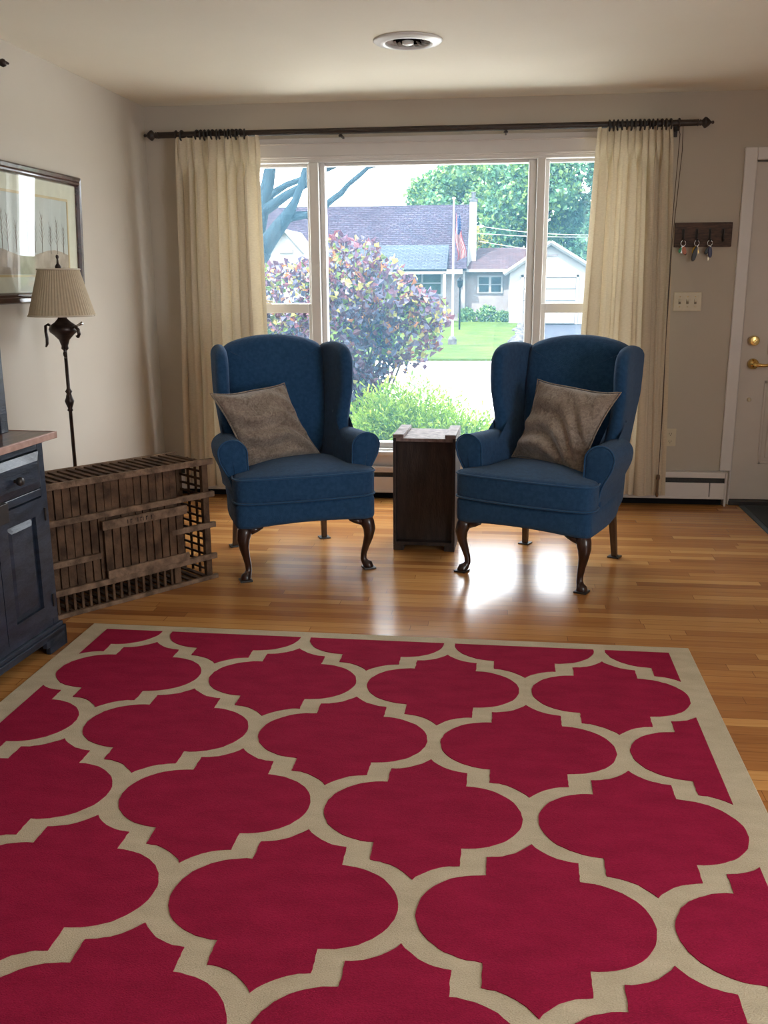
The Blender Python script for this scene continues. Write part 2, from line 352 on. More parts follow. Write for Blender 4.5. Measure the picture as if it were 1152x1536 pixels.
bm = bmesh.new()
box(bm, LW-.12, WX0, D, D+.14, 0, H); box(bm, WX1, DX0, D, D+.14, 0, H); box(bm, DX1, XR+.12, D, D+.14, 0, H)
box(bm, WX0, WX1, D, D+.14, 0, WZ0); box(bm, WX0, WX1, D, D+.14, WZ1, H); box(bm, DX0, DX1, D, D+.14, 2.06, H)
struct('wall_back', bm, M['wall'])
bm = bmesh.new()                                   # unseen right wall; opening towards the camera end added to bring in side light
box(bm, XR, XR+.12, YB-.12, -.4, 0, H); box(bm, XR, XR+.12, 1.6, D+.14, 0, H); box(bm, XR, XR+.12, -.4, 1.6, 0, .65); box(bm, XR, XR+.12, -.4, 1.6, 2.15, H)
struct('wall_right', bm, M['wall'])
bm = bmesh.new()
box(bm, LW-.12, XR+.12, YB-.12, YB, 0, H)
struct('wall_front', bm, M['wall'])
struct('baseboard_left', B(LW, LW+.014, YB, D, 0, .09), M['trim'], bevel=.004)

# window_1: fixed picture pane between two double-hung sashes
win = thing('window_1', (0, D, 0), None, None); win['kind'] = 'structure'
bm = bmesh.new()
box(bm, WX0-.07, WX1+.07, -.014, .0, 2.112, 2.235)           # head casing
box(bm, WX0-.07, WX1+.07, -.028, .0, 2.198, 2.206); box(bm, WX0-.07, WX1+.07, -.024, 0, 2.122, 2.131)
box(bm, WX0-.07, WX0, -.018, 0, .30, 2.112); box(bm, WX1, WX1+.07, -.018, 0, .30, 2.112)
obj('window_casing', bm, M['trim'], win, bevel=.004)
bm = bmesh.new()
box(bm, WX0, WX1, 0, .13, 2.095, 2.12); box(bm, WX0, WX1, 0, .13, .30, .325)
box(bm, WX0, WX0+.03, 0, .13, .325, 2.095); box(bm, WX1-.03, WX1, 0, .13, .325, 2.095)
for a, b_ in ((-1.176, -1.116), (.212, .262)): box(bm, a, b_, -.012, .13, .325, 2.095)
obj('window_frame', bm, M['vinyl'], win, bevel=.005)
bm = bmesh.new()
for a, b_, z0, z1 in ((-1.116, -1.083, .325, 2.095), (.164, .212, .325, 2.095)): box(bm, a, b_, .03, .10, z0, z1)
box(bm, -1.083, .164, .03, .10, 2.075, 2.095); box(bm, -1.083, .164, .03, .10, .325, .362)
obj('center_stop', bm, M['vinyl'], win, bevel=.006)
obj('center_pane', B(-1.09, .17, .06, .066, .355, 2.08), M['glass'], win)
for x0, x1 in ((-1.77, -1.176), (.262, .86)):
    sx0, sx1 = x0+.028, x1-.028
    for nm, y0, z0, z1, br_, tr_ in (('upper_sash', .07, 1.20, 2.095, .05, .018), ('lower_sash', .03, .325, 1.248, .05, .058)):
        bm = bmesh.new()
        box(bm, x0, sx0, y0, y0+.035, z0, z1); box(bm, sx1, x1, y0, y0+.035, z0, z1)
        box(bm, sx0, sx1, y0, y0+.035, z0, z0+br_); box(bm, sx0, sx1, y0, y0+.035, z1-tr_, z1)
        s = obj(nm, bm, M['vinyl'], win, bevel=.004)
        obj('glass_pane', B(sx0-.004, sx1+.004, y0+.014, y0+.02, z0+br_-.004, z1-tr_+.004), M['glass'], s)
    bm = bmesh.new(); cx = (x0+x1)/2
    box(bm, cx-.03, cx+.03, .005, .03, 1.248, 1.256); tube(bm, [(cx-.035, .018, 1.262), (cx, .018, 1.268), (cx+.04, .018, 1.262)], .006, 8)
    obj('sash_lock', bm, M['ivory'], win)
bm = bmesh.new(); box(bm, WX0-.07, WX1+.07, -.045, .03, .285, .312)
obj('window_sill', bm, M['vinyl'], win, bevel=.006)
struct('trim_1', B(WX0-.07, WX1+.07, D-.016, D, .215, .285), M['trim'], bevel=.003)

# entry door and casing
door = thing('door_1', (0, D, 0), None, None); door['kind'] = 'structure'
bm = bmesh.new(); box(bm, DX0+.006, DX1-.006, .02, .06, .03, 2.053)
xs = (1.635, 1.885), (1.975, 2.225)
obj('door_slab', bm, M['door'], door, bevel=.003)
for a, b_ in xs:
    for z0, z1 in ((.26, .78), (.94, 1.50), (1.62, 1.90)):
        bm = bmesh.new()
        for i, (o_, y_) in enumerate(((0, .02), (.012, .012), (.024, .018))): pass
        box(bm, a, b_, .013, .021, z0, z0+.018); box(bm, a, b_, .013, .021, z1-.018, z1); box(bm, a, a+.018, .013, .021, z0, z1); box(bm, b_-.018, b_, .013, .021, z0, z1)
        box(bm, a+.04, b_-.04, .012, .021, z0+.04, z1-.04)
        obj('raised_panel', bm, M['door'], door, bevel=.006)
bm = bmesh.new(); lathe(bm, [(.001, -.026), (.026, -.026), (.03, -.018), (.03, .02)], (1.547, 0, 1.024), 28, 'y'); 
db = obj('deadbolt', bm, M['brass'], door, smooth=True, bevel=.002)
obj('thumb_turn', B(1.533, 1.561, -.042, -.026, 1.021, 1.027, mx=Matrix.Translation((1.547, 0, 1.024)) @ Matrix.Rotation(-.7, 4, 'Y') @ Matrix.Translation((-1.547, 0, -1.024))), M['brass'], db, bevel=.002)
bm = bmesh.new(); lathe(bm, [(.001, -.022), (.014, -.022), (.018, -.012), (.031, -.006), (.033, .02)], (1.556, 0, .883), 28, 'y')
kn = obj('door_handle', bm, M['brass'], door, smooth=True)
bm = bmesh.new(); tube(bm, [(1.556, -.02, .883), (1.556, -.055, .883), (1.575, -.062, .881), (1.61, -.06, .878), (1.65, -.056, .886), (1.675, -.052, .892)], [.012, .012, .012, .010, .008, .006], 12)
obj('lever', bm, M['brass'], kn, smooth=True)
bm = bmesh.new(); lathe(bm, [(.001, .008), (.010, .008), (.013, .014), (.013, .022)], (1.553, 0, .663), 20, 'y'); obj('plug', bm, M['ivory'], door, smooth=True)
obj('threshold', B(DX0-.0, DX1, -.03, .13, 0, .028), M['black'], door, bevel=.004)
bm = bmesh.new()
box(bm, DX0-.07, DX0, D-.02, D, .218, 2.131); box(bm, DX1, DX1+.07, D-.02, D, 0, 2.131); box(bm, DX0, DX1, D-.02, D, 2.061, 2.131)
box(bm, DX0-.01, DX0+.004, D-.012, D+.09, .0, 2.061)
struct('trim_2', bm, M['trim'], bevel=.005)
# exterior side behind the door leaf
struct('trim_3', B(DX0, DX1, D+.07, D+.13, 0, 2.06), M['trim'])

# ================================================================== HEATER
HX1 = 1.443
ht = thing('baseboard_heater', (0, D, 0), 'long white baseboard heater with a dark slot under the window', 'heater')
bm = bmesh.new(); box(bm, -2.18, HX1-.012, -.062, -.002, .186, .214); box(bm, -2.18, HX1-.012, -.062, -.055, .178, .19)
obj('top_cover', bm, M['trim'], ht, bevel=.004)
obj('fin_slot', B(-2.18, HX1-.012, -.045, -.002, .05, .186), M['slot'], ht)
bm = bmesh.new(); box(bm, -2.18, 1.338, -.066, -.058, .052, .148); box(bm, 1.342, HX1-.012, -.067, -.058, .052, .148); box(bm, -2.18, HX1-.012, -.070, -.06, .045, .058)
obj('front_cover', bm, M['trim'], ht, bevel=.003)
bm = bmesh.new(); box(bm, HX1-.012, HX1, -.07, -.001, .0, .214)
obj('end_cap', bm, M['trim'], ht, bevel=.004)
obj('toe_shade', B(-2.18, HX1-.02, -.03, -.004, .002, .05), M['dark'], ht)  # black strip standing for the shade in the gap below the heater

# ================================================================== RUG
def rug():
    a = -.0099; t = thing('area_rug', (-1.652, 3.5649, 0), 'large crimson area rug with a sand coloured quatrefoil trellis and border', 'rug', a)
    W, Lr, bz, tz = 2.414, 3.05, .0, .012
    bw = .085
    # cell outline (quatrefoil with stepped shoulders)
    def arc(p, q, bul, n=10):
        p = Vector(p); q = Vector(q); d = q-p; nrm = Vector((-d.y, d.x)); o = []
        for i in range(n+1):
            s = i/n; o.append(p+d*s+nrm*bul*4*s*(1-s))
        return o
    qd = [Vector(p) for p in ((0, .296), (.010, .282), (.024, .268), (.042, .252), (.062, .240), (.086, .231), (.113, .227))] + [Vector((.113, .151))] + [Vector((.113+.157*math.sin(th), .151*math.cos(th))) for th in [PI/2*i/14 for i in range(1, 15)]]
    full = []
    full += qd
    full += [Vector((p.x, -p.y)) for p in qd[::-1][1:]]
    full += [Vector((-p.x, -p.y)) for p in qd[1:]]
    full += [Vector((-p.x, p.y)) for p in qd[::-1][1:-1]]
    full = [p*.987 for p in full]
    def clip(poly, ax, val, sgn):
        o = []
        for i in range(len(poly)):
            p, q = poly[i-1], poly[i]; dp = (p[ax]-val)*sgn; dq = (q[ax]-val)*sgn
            if dp*dq < 0: o.append(p.lerp(q, dp/(dp-dq)))
            if dq >= 0: o.append(q)
        return o
    bm = bmesh.new(); box(bm, 0, W, -Lr, 0, bz, tz)
    base = obj('rug_field', bm, M['rugtan'], t, bevel=.004, label='sand coloured pile ground and border')
    bm = bmesh.new(); cx0, cy0, px, py = .343, -.472, .575, -.405
    rnd = random.Random(3)
    for r in range(-1, 8):
        for c in range(-1, 6):
            cx = cx0+px*c-(px/2 if r % 2 else 0); cy = cy0+py*r
            # jitter the outline a little: woven edge
            dense = []
            for i in range(len(full)):
                p, q = full[i-1], full[i]; n = max(1, int((q-p).length/.012))
                for k in range(n): dense.append(p.lerp(q, k/n))
            poly = [Vector((cx+p.x+rnd.uniform(-.0013, .0013), cy+p.y+rnd.uniform(-.0013, .0013))) for p in dense]
            big = cx-.28 < bw or cx+.28 > W-bw
            lim = bw if not (abs(cx-.345) < .01) else .06
            for ax, val, sg in ((0, lim, 1), (0, W-(bw if not abs(cx-(cx0+3*px)) < .01 else .07), -1), (1, -bw*.75, -1), (1, -Lr+bw, 1)):
                poly = clip(poly, ax, val, sg)
                if len(poly) < 3: break
            if len(poly) < 3: continue
            top = [bm.verts.new((p.x, p.y, tz+.0022)) for p in poly]; bot = [bm.verts.new((p.x, p.y, tz-.002)) for p in poly]
            try: bm.faces.new(top)
            except ValueError: continue
            for i in range(len(top)): bm.faces.new((top[i-1], top[i], bot[i], bot[i-1]))
    bmesh.ops.triangulate(bm, faces=[f for f in bm.faces if len(f.verts) > 4])
    obj('quatrefoil_pattern', bm, M['rugred'], t, label='crimson quatrefoil fields')
rug()

# ================================================================== DOORMAT
mt_ = thing('door_mat', (2.06, 5.52, 0), 'dark grey entry mat on the floor before the door', 'mat')
obj('pile', B(-.50, .50, -.46, .46, .0, .009), M['mat'], mt_)
bm = bmesh.new(); box(bm, -.53, -.50, -.49, .49, 0, .006); box(bm, .50, .53, -.49, .49, 0, .006); box(bm, -.5, .5, -.49, -.46, 0, .006); box(bm, -.5, .5, .46, .49, 0, .006)
obj('rubber_edge', bm, M['matedge'], mt_, label='blue grey rubber edge')

# ================================================================== WING CHAIRS
def make_chair(loc, rz, label, name='wing_chair'):
    t = thing(name, loc, label, 'armchair', rz, 'blue wing chairs')
    # seat rail
    ol = smooth_outline([(-.345, -.25), (-.345, -.335), (-.27, -.352), (0, -.362), (.27, -.352), (.345, -.335), (.345, -.25), (.335, .0), (.29, .22), (.255, .30), (-.255, .30), (-.29, .22), (-.335, 0)], 3)
    def mr(u, v, w_):
        z = .318+w_
        if w_ < 0: z += .018*max(0, 1-(u/.3)**2)*(1 if v < -.2 else 0)
        return (u, v, z)
    bm = bmesh.new(); puff(bm, ol, .13, .028, mr); sr = obj('seat_base', bm, M['blue'], t, smooth=True)
    # cushion
    oc = smooth_outline([(-.34, -.20), (-.352, -.33), (-.27, -.368), (0, -.382), (.27, -.368), (.352, -.33), (.34, -.20), (.262, -.185), (.255, -.14), (.235, .18), (-.235, .18), (-.255, -.14), (-.262, -.185)], 3)
    def mc(u, v, w_):
        z = .441+w_
        if w_ > 0: z += .022*max(0, 1-(u/.33)**2)*max(0, 1-((v+.08)/.32)**2)
        return (u, v, z)
    bm = bmesh.new(); puff(bm, oc, .134, .026, mc, crown=.012); cu = obj('seat_cushion', bm, M['blue'], t, smooth=True)
    for w_ in (.056, -.056):
        bm = bmesh.new(); pts = [V(*mc(p[0]*1.004, p[1]*1.004, w_)) for p in oc]; tube(bm, pts+[pts[0]], .0045, 6); obj('piping', bm, M['piping'], cu, smooth=True)
    # back
    ob = smooth_outline([(-.245, .42), (-.265, .9), (-.272, 1.045), (-.235, 1.085), (-.12, 1.115), (0, 1.124), (.12, 1.115), (.235, 1.085), (.272, 1.045), (.265, .9), (.245, .42)], 3)
    bm = bmesh.new(); puff(bm, ob, .115, .045, lambda u, v, w_: (u, .215+.155*(v-.42)/.7+w_, v), crown=.012); obj('backrest', bm, M['blue'], t, smooth=True)
    for s in (-1, 1):
        # wing and outer side in one upholstered shape
        ow = smooth_outline([(-.20, .27), (-.20, .50), (-.17, .60), (.02, .625), (.045, .68), (.035, .80), (.02, .92), (.025, 1.02), (.075, 1.075), (.17, 1.09), (.31, 1.082), (.405, 1.06), (.41, 1.0), (.365, .8), (.335, .60), (.30, .40), (.27, .27)], 3)
        def mw(u, v, w_, s=s):
            k = max(0, min(1, (v-.55)/.3)); base = .300-.045*(u+.2)/.5*(1-k) - .0*k
            flare = k*(.018-(u-.05)*.09)
            th = 1-.25*k*(1-min(1, abs(u-.2)/.25))
            return (s*(base+flare+w_*th*1.0), u, v)
        bm = bmesh.new(); puff(bm, ow, .075, .034, mw, crown=.004, nc=4); obj('wing', bm, M['blue'], t, smooth=True)
        # rolled arm: mushroom section swept forward
        c = [(.262, .385)]
        oa = [(.255, .39), (.255, .56)] + [(.322+.070*math.cos(a), .600+.064*math.sin(a)) for a in [PI*1.02-PI*1.12*i/12 for i in range(13)]] + [(.385, .556), (.368, .52), (.350, .485), (.338, .44), (.335, .39)]
        oa = smooth_outline(oa, 1)
        def ma(u, v, w_, s=s):
            y = -.055+w_; f = (-w_)/.17
            return (s*(u+.012*f*max(0, (v-.45)/.2)), y, v+.004*f-(0 if v < .5 else .0))
        bm = bmesh.new(); puff(bm, oa, .34, .016, ma, nc=3, crown=.004); ar = obj('arm', bm, M['blue'], t, smooth=True)
        bm = bmesh.new(); pp = [V(*ma(p[0], p[1], -.166)) for p in oa]; tube(bm, [p+V(0, -.0, 0) for p in pp]+[pp[0]], .004, 6); obj('piping', bm, M['piping'], ar, smooth=True)
        # cabriole front leg
        bm = bmesh.new(); dx, dy = s*.707, -.707
        pf = [(.0, .262, .036), (.014, .235, .035), (.024, .205, .031), (.020, .165, .0235), (.006, .12, .0185), (-.008, .075, .0155), (-.010, .045, .0155), (.0, .028, .019), (.013, .019, .025), (.017, .010, .026), (.014, .005, .020)]
        tube(bm, [(s*.297+dx*a, -.300+dy*a, z) for a, z, r in pf], [r for a, z, r in pf], 14); lg = obj('leg', bm, M['mahog'], t, smooth=True)
        bm = bmesh.new()
        for ux, uy in ((-s, 0), (0, 1)):   # knee brackets
            tube(bm, [(s*.30+ux*.02, -.305+uy*.02, .245), (s*.30+ux*.055, -.305+uy*.055, .248), (s*.30+ux*.085, -.305+uy*.085, .256)], [.024, .014, .006], 10)
        obj('knee_bracket', bm, M['mahog'], lg, smooth=True)
        obj('floor_glide', B(s*.31-.030, s*.31+.030, -.345, -.285, 0, .009), M['black'], lg, bevel=.002, label='black square floor glide')
        bm = bmesh.new()
        vs = box(bm, s*.235-.018, s*.235+.018, .255, .291, .006, .27)
        for v in vs:
            if v.co.z < .1: v.co.x = s*.25+(v.co.x-s*.235)*.75; v.co.y = .31+(v.co.y-.273)*.75
        lg = obj('leg', bm, M['brasswood'], t, bevel=.003, label='straight brown rear leg')
        obj('floor_glide', B(s*.25-.030, s*.25+.030, .280, .340, 0, .007), M['black'], lg, bevel=.002, label='black square floor glide')
    return t
aL, aR = math.radians(25.5), math.radians(-25.5)
def loc_(c, a, p): return Vector((c[0]+p[0]*math.cos(a)-p[1]*math.sin(a), c[1]+p[0]*math.sin(a)+p[1]*math.cos(a), p[2]))
cL = (-1.013-.018*math.cos(aL), 4.642-.018*math.sin(aL)); cR = (.239+.03*math.cos(aR), 4.637+.03*math.sin(aR))
make_chair((*cL, 0), aL, 'blue wing chair left of the dark crate table, its cushion leaning towards the slatted coop')
make_chair((*cR, 0), aR, 'blue wing chair right of the dark crate table, nearest the entry door')

# throw pillows
def pillow(corners, thick, label, seed, rest):
    TL, TR, BL, BR = [Vector(p) for p in corners]; cen = (TL+TR+BL+BR)/4
    nrm = ((TR-BL).cross(TL-BR)).normalized()
    if nrm.y > 0: nrm = -nrm
    t = thing('throw_pillow', cen, label, 'cushion', 0, 'mottled taupe throw pillows')
    n = 26; bm = bmesh.new(); fr, bk = {}, {}; rnd = random.Random(seed)
    for i in range(n+1):
        for j in range(n+1):
            u, v = i/n, j/n; a, b_ = 2*u-1, 2*v-1
            # pinched sides
            pin = .10*(1-.3*math.sin(3*a+seed))
            uu = .5+(u-.5)*(1-pin*(1-b_*b_)); vv = .5+(v-.5)*(1-pin*(1-a*a))
            P = (BL*(1-uu)+BR*uu)*(1-vv)+(TL*(1-uu)+TR*uu)*vv - cen
            prof = max(0, (1-a**4)*(1-b_**4))**.6 * (1-.25*(a*a+b_*b_)/2)
            q = P+Vector((seed*3.1, 0, 0))
            wr = .022*math.sin(20*(u*.8+v*1.1)+4*math.sin(5*u+seed))*(.35+.65*max(0, 1-abs(b_+.35)*1.1)) + .012*(mnoise.noise(q*7))
            h = thick/2*prof
            fr[i, j] = bm.verts.new(P+nrm*(h+wr*min(1, prof*1.6)))
            edge = i in (0, n) or j in (0, n)
            bk[i, j] = fr[i, j] if edge else bm.verts.new(P-nrm*h*.8)
    for i in range(n):
        for j in range(n):
            bm.faces.new((fr[i, j], fr[i+1, j], fr[i+1, j+1], fr[i, j+1])); bm.faces.new((bk[i, j], bk[i, j+1], bk[i+1, j+1], bk[i+1, j]))
    rim = [fr[i, 0].co.copy() for i in range(n)]+[fr[n, j].co.copy() for j in range(n)]+[fr[i, n].co.copy() for i in range(n, 0, -1)]+[fr[0, j].co.copy() for j in range(n, 0, -1)]
    o = obj('cushion_cover', bm, M['pillow'], t, smooth=True); sb = o.modifiers.new('s', 'SUBSURF'); sb.levels = 1; sb.render_levels = 1
    bm = bmesh.new(); tube(bm, rim+[rim[0]], .0035, 6); obj('seam', bm, M['pillow'], t, smooth=True)
c0L = (-1.013, 4.642); c0R = (.239, 4.637)
pillow([loc_(c0L, aL, p) for p in ((-.415, -.05, .872), (-.012, .12, .890), (-.262, -.11, .498), (.155, .06, .520))], .13, 'mottled taupe pillow leaning to the left in the blue chair beside the slatted coop', 1, 0)
pillow([loc_(c0R, aR, p) for p in ((-.095, .115, .915), (.377, -.02, .890), (-.19, .04, .525), (.245, -.13, .505))], .13, 'mottled taupe pillow tipped to the right in the blue chair nearest the door', 2, 0)

# ================================================================== CRATE TABLE
ct = thing('crate_table', (-.364, 4.81, 0), 'dark stained wooden crate stood on end as a table between the blue chairs', 'side table', math.radians(-2))
hw, dp, hz = .163, .335, .615
for s in (-1, 1): obj('side_board', B(s*hw-(.016 if s > 0 else 0), s*hw+(.016 if s < 0 else 0), 0, dp, .03, hz-.012), M['boxw'], ct, bevel=.002)
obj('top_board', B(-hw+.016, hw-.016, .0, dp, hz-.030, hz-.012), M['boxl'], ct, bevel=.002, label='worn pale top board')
obj('bottom_board', B(-hw+.016, hw-.016, .0, dp, .03, .048), M['boxw'], ct, bevel=.002)
obj('back_board', B(-hw+.016, hw-.016, .05, .068, .048, hz-.03), M['boxw'], ct)
for s in (-1, 1):
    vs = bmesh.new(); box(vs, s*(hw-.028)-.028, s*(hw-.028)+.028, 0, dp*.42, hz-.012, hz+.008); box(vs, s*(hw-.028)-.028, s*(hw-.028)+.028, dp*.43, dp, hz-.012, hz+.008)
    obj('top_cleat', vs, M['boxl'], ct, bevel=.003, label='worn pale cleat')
    obj('foot_cleat', B(s*(hw-.028)-.028, s*(hw-.028)+.028, 0, dp, 0, .03), M['boxw'], ct, bevel=.003)

# ================================================================== POULTRY COOP (slatted crate)
def coop():
    F = Vector((-1.340, 4.250, 0)); ang = math.atan2(.785, .62)       # local -x runs along the crate away from its right end
    t = thing('poultry_crate', F, 'weathered slatted wooden poultry crate stood on its side against the wall beside the cabinet', 'crate', ang)
    Lc, Dc, Hc = .99, .27, .589
    # local: x from -Lc to 0 (front-right corner at 0), y from 0 (front) to Dc (back) ; front faces -y
    for z in (.0, .100, .255, .405, .562):
        h = .020 if z == 0 else .027
        x1 = .018
        if z == .255:   # broken by the door: short stubs
            obj('front_rail', B(-.225, x1, -.014, .006, z, z+h), M['weathl'], t, bevel=.003)
            obj('front_rail', B(-Lc, -.585, -.014, .006, z-.03, z+h-.03), M['weathl'], t, bevel=.003); continue
        obj('front_rail', B(-Lc, x1, -.014, .006, z, z+h), M['weathl'], t, bevel=.003)
    for z in (0, .562): obj('back_rail', B(-Lc, .0, Dc-.012, Dc+.008, z, z+.027), M['weathl'], t, bevel=.003)
    for x, wd in ((-.034, .032), (-.212, .034), (-Lc, .034)):
        obj('post', B(x, x+wd, .006, .03, .005, Hc-.02), M['weath'], t, bevel=.002)
        obj('post', B(x, x+wd, Dc-.04, Dc-.012, .005, Hc-.02), M['weath'], t, bevel=.002)
    rnd = random.Random(5)
    bm = bmesh.new(); x = -Lc+.036
    while x < -.24:
        j = rnd.uniform(-.002, .002); wd = .0325+rnd.uniform(-.002, .002)
        box(bm, x+j, x+wd+j, .008+rnd.uniform(0, .003), .016, .118, .570); box(bm, x+.008, x+.019, .006, .016, .012, .12); x += .0375
    obj('front_slats', bm, M['weath'], t)
    bm = bmesh.new(); x = -Lc+.04
    while x < -.02: box(bm, x, x+.020, .0, Dc, .010, .018); x += .043
    obj('bottom_slats', bm, M['weath'], t)
    bm = bmesh.new(); x = -Lc+.02
    while x < -.03: box(bm, x, x+.022, .004, Dc-.002, .572+rnd.uniform(0, .002), .586); x += .043
    obj('top_slats', bm, M['weath'], t)
    bm = bmesh.new(); x = -Lc+.036
    while x < -.02: box(bm, x, x+.030, Dc-.012, Dc-.004, .012, .575); x += .0375
    obj('back_slats', bm, M['weath'], t)
    bm = bmesh.new(); z = .035
    while z < .56: box(bm, -.016, -.008, .03, Dc-.04, z, z+.0095); z += .037
    for y in (.098, .160): box(bm, -.012, -.004, y, y+.011, .012, .575)
    obj('end_lattice', bm, M['weath'], t)
    bm = bmesh.new(); z = .035
    while z < .56: box(bm, -Lc+.006, -Lc+.014, .03, Dc-.04, z, z+.011); z += .037
    obj('end_lattice', bm, M['weath'], t)
    # sliding door
    dx0, dx1 = -.575, -.155; bm = bmesh.new(); x = dx0+.012
    while x < dx1-.03: box(bm, x, x+.034, -.012, -.004, .14, .375); x += .0405
    dr = obj('crate_door', bm, M['weath'], t)
    bm = bmesh.new(); vs = box(bm, dx0, dx1+.01, -.024, -.012, .352, .392)
    for k, xx in enumerate((-.455, -.44, -.405, -.39, -.378, -.362, -.335)):      # faded illegible stencil
        box(bm, xx, xx+.003, -.0246, -.0238, .362, .380, mt=1)
        if k % 2: box(bm, xx, xx+.009, -.0246, -.0238, .376, .380, mt=1)
    obj('door_rail', bm, [M['weathl'], M['dark']], dr)
    bm = bmesh.new(); box(bm, dx0+.01, dx1+.01, -.026, -.012, .128, .166); obj('door_rail', bm, M['weathl'], dr, bevel=.003)
coop()

# ================================================================== FLOOR LAMP
def lamp():
    t = thing('floor_lamp', (-2.01, 4.275, 0), 'bronze floor lamp with a pleated tan shade behind the slatted crate', 'lamp')
    bm = bmesh.new(); lathe(bm, [(.001, 0), (.13, 0), (.135, .008), (.12, .02), (.07, .032), (.03, .05), (.018, .08), (.012, .10)], seg=32); obj('base', bm, M['bronze'], t, smooth=True)
    bm = bmesh.new(); lathe(bm, [(.0085, .09), (.0085, .80), (.014, .805), (.010, .815), (.018, .835), (.022, .85), (.016, .865), (.011, .885), (.017, .895), (.010, .905), (.0085, .91), (.008, 1.09)], seg=16); obj('pole', bm, M['bronze'], t, smooth=True)
    bm = bmesh.new(); lathe(bm, [(.008, 1.085), (.017, 1.095), (.015, 1.108), (.019, 1.118), (.024, 1.135), (.045, 1.158), (.062, 1.172), (.066, 1.185), (.058, 1.202), (.036, 1.217), (.022, 1.232), (.018, 1.245), (.025, 1.252), (.020, 1.26), (.022, 1.285), (.001, 1.29)], seg=28); u = obj('urn', bm, M['bronze'], t, smooth=True)
    for k, a in enumerate((2.9, 5.1, 5.75)):
        ca, sa = math.cos(a), math.sin(a); bm = bmesh.new()
        if k == 0: pr = [(.055, 1.19), (.085, 1.205), (.100, 1.198), (.102, 1.17), (.098, 1.14), (.100, 1.115), (.108, 1.10)]
        elif k == 1: pr = [(.010, 1.10), (.022, 1.075), (.045, 1.06), (.058, 1.066), (.060, 1.08), (.052, 1.084)]
        else: pr = [(.055, 1.185), (.095, 1.198), (.115, 1.185), (.118, 1.165), (.108, 1.152), (.097, 1.157)]
        tube(bm, [(r*ca, r*sa, z) for r, z in pr], [.006]+[.0095]*(len(pr)-2)+[.005], 8, flat=.6); obj('leaf_scroll', bm, M['bronze'], t, smooth=True)
    bm = bmesh.new(); tube(bm, [(.05, -.03, 1.19), (.10, -.06, 1.205), (.125, -.072, 1.215)], [.005, .005, .008], 8); obj('switch_key', bm, M['steel'], t, smooth=True)
    bm = bmesh.new(); seg = 120; rings = []
    for r, z in ((.149, 1.245), (.1475, 1.253), (.093, 1.448), (.0925, 1.456)):
        rings.append([bm.verts.new(((r+(.0010 if k % 2 else -.0010))*math.cos(2*PI*k/seg), (r+(.0010 if k % 2 else -.0010))*math.sin(2*PI*k/seg), z)) for k in range(seg)])
    for a, b_ in zip(rings, rings[1:]):
        for k in range(seg): bm.faces.new((a[k], a[(k+1) % seg], b_[(k+1) % seg], b_[k]))
    sh = obj('lamp_shade', bm, M['shade'], t); so_ = sh.modifiers.new('sol', 'SOLIDIFY'); so_.thickness = .002
    for r, z in ((.150, 1.247), (.094, 1.454)):
        bm = bmesh.new(); tube(bm, [(r*math.cos(2*PI*k/48), r*math.sin(2*PI*k/48), z) for k in range(49)], .004, 8); obj('shade_trim', bm, M['shadetrim'], sh, smooth=True)
    bm = bmesh.new(); tube(bm, [(0, 0, 1.28), (.045, 0, 1.33), (.05, 0, 1.40), (0, 0, 1.452), (-.05, 0, 1.40), (-.045, 0, 1.33), (0, 0, 1.28)], .002, 6)
    for k in range(3): tube(bm, [(0, 0, 1.452), (.092*math.cos(k*2.1), .092*math.sin(k*2.1), 1.452)], .0015, 6)
    obj('harp', bm, M['brass'], t)
    bm = bmesh.new(); lathe(bm, [(.001, 1.450), (.013, 1.452), (.014, 1.468), (.006, 1.480), (.004, 1.500), (.0075, 1.508), (.006, 1.516), (.001, 1.52)], seg=16); obj('finial', bm, M['bronze'], t, smooth=True)
lamp()

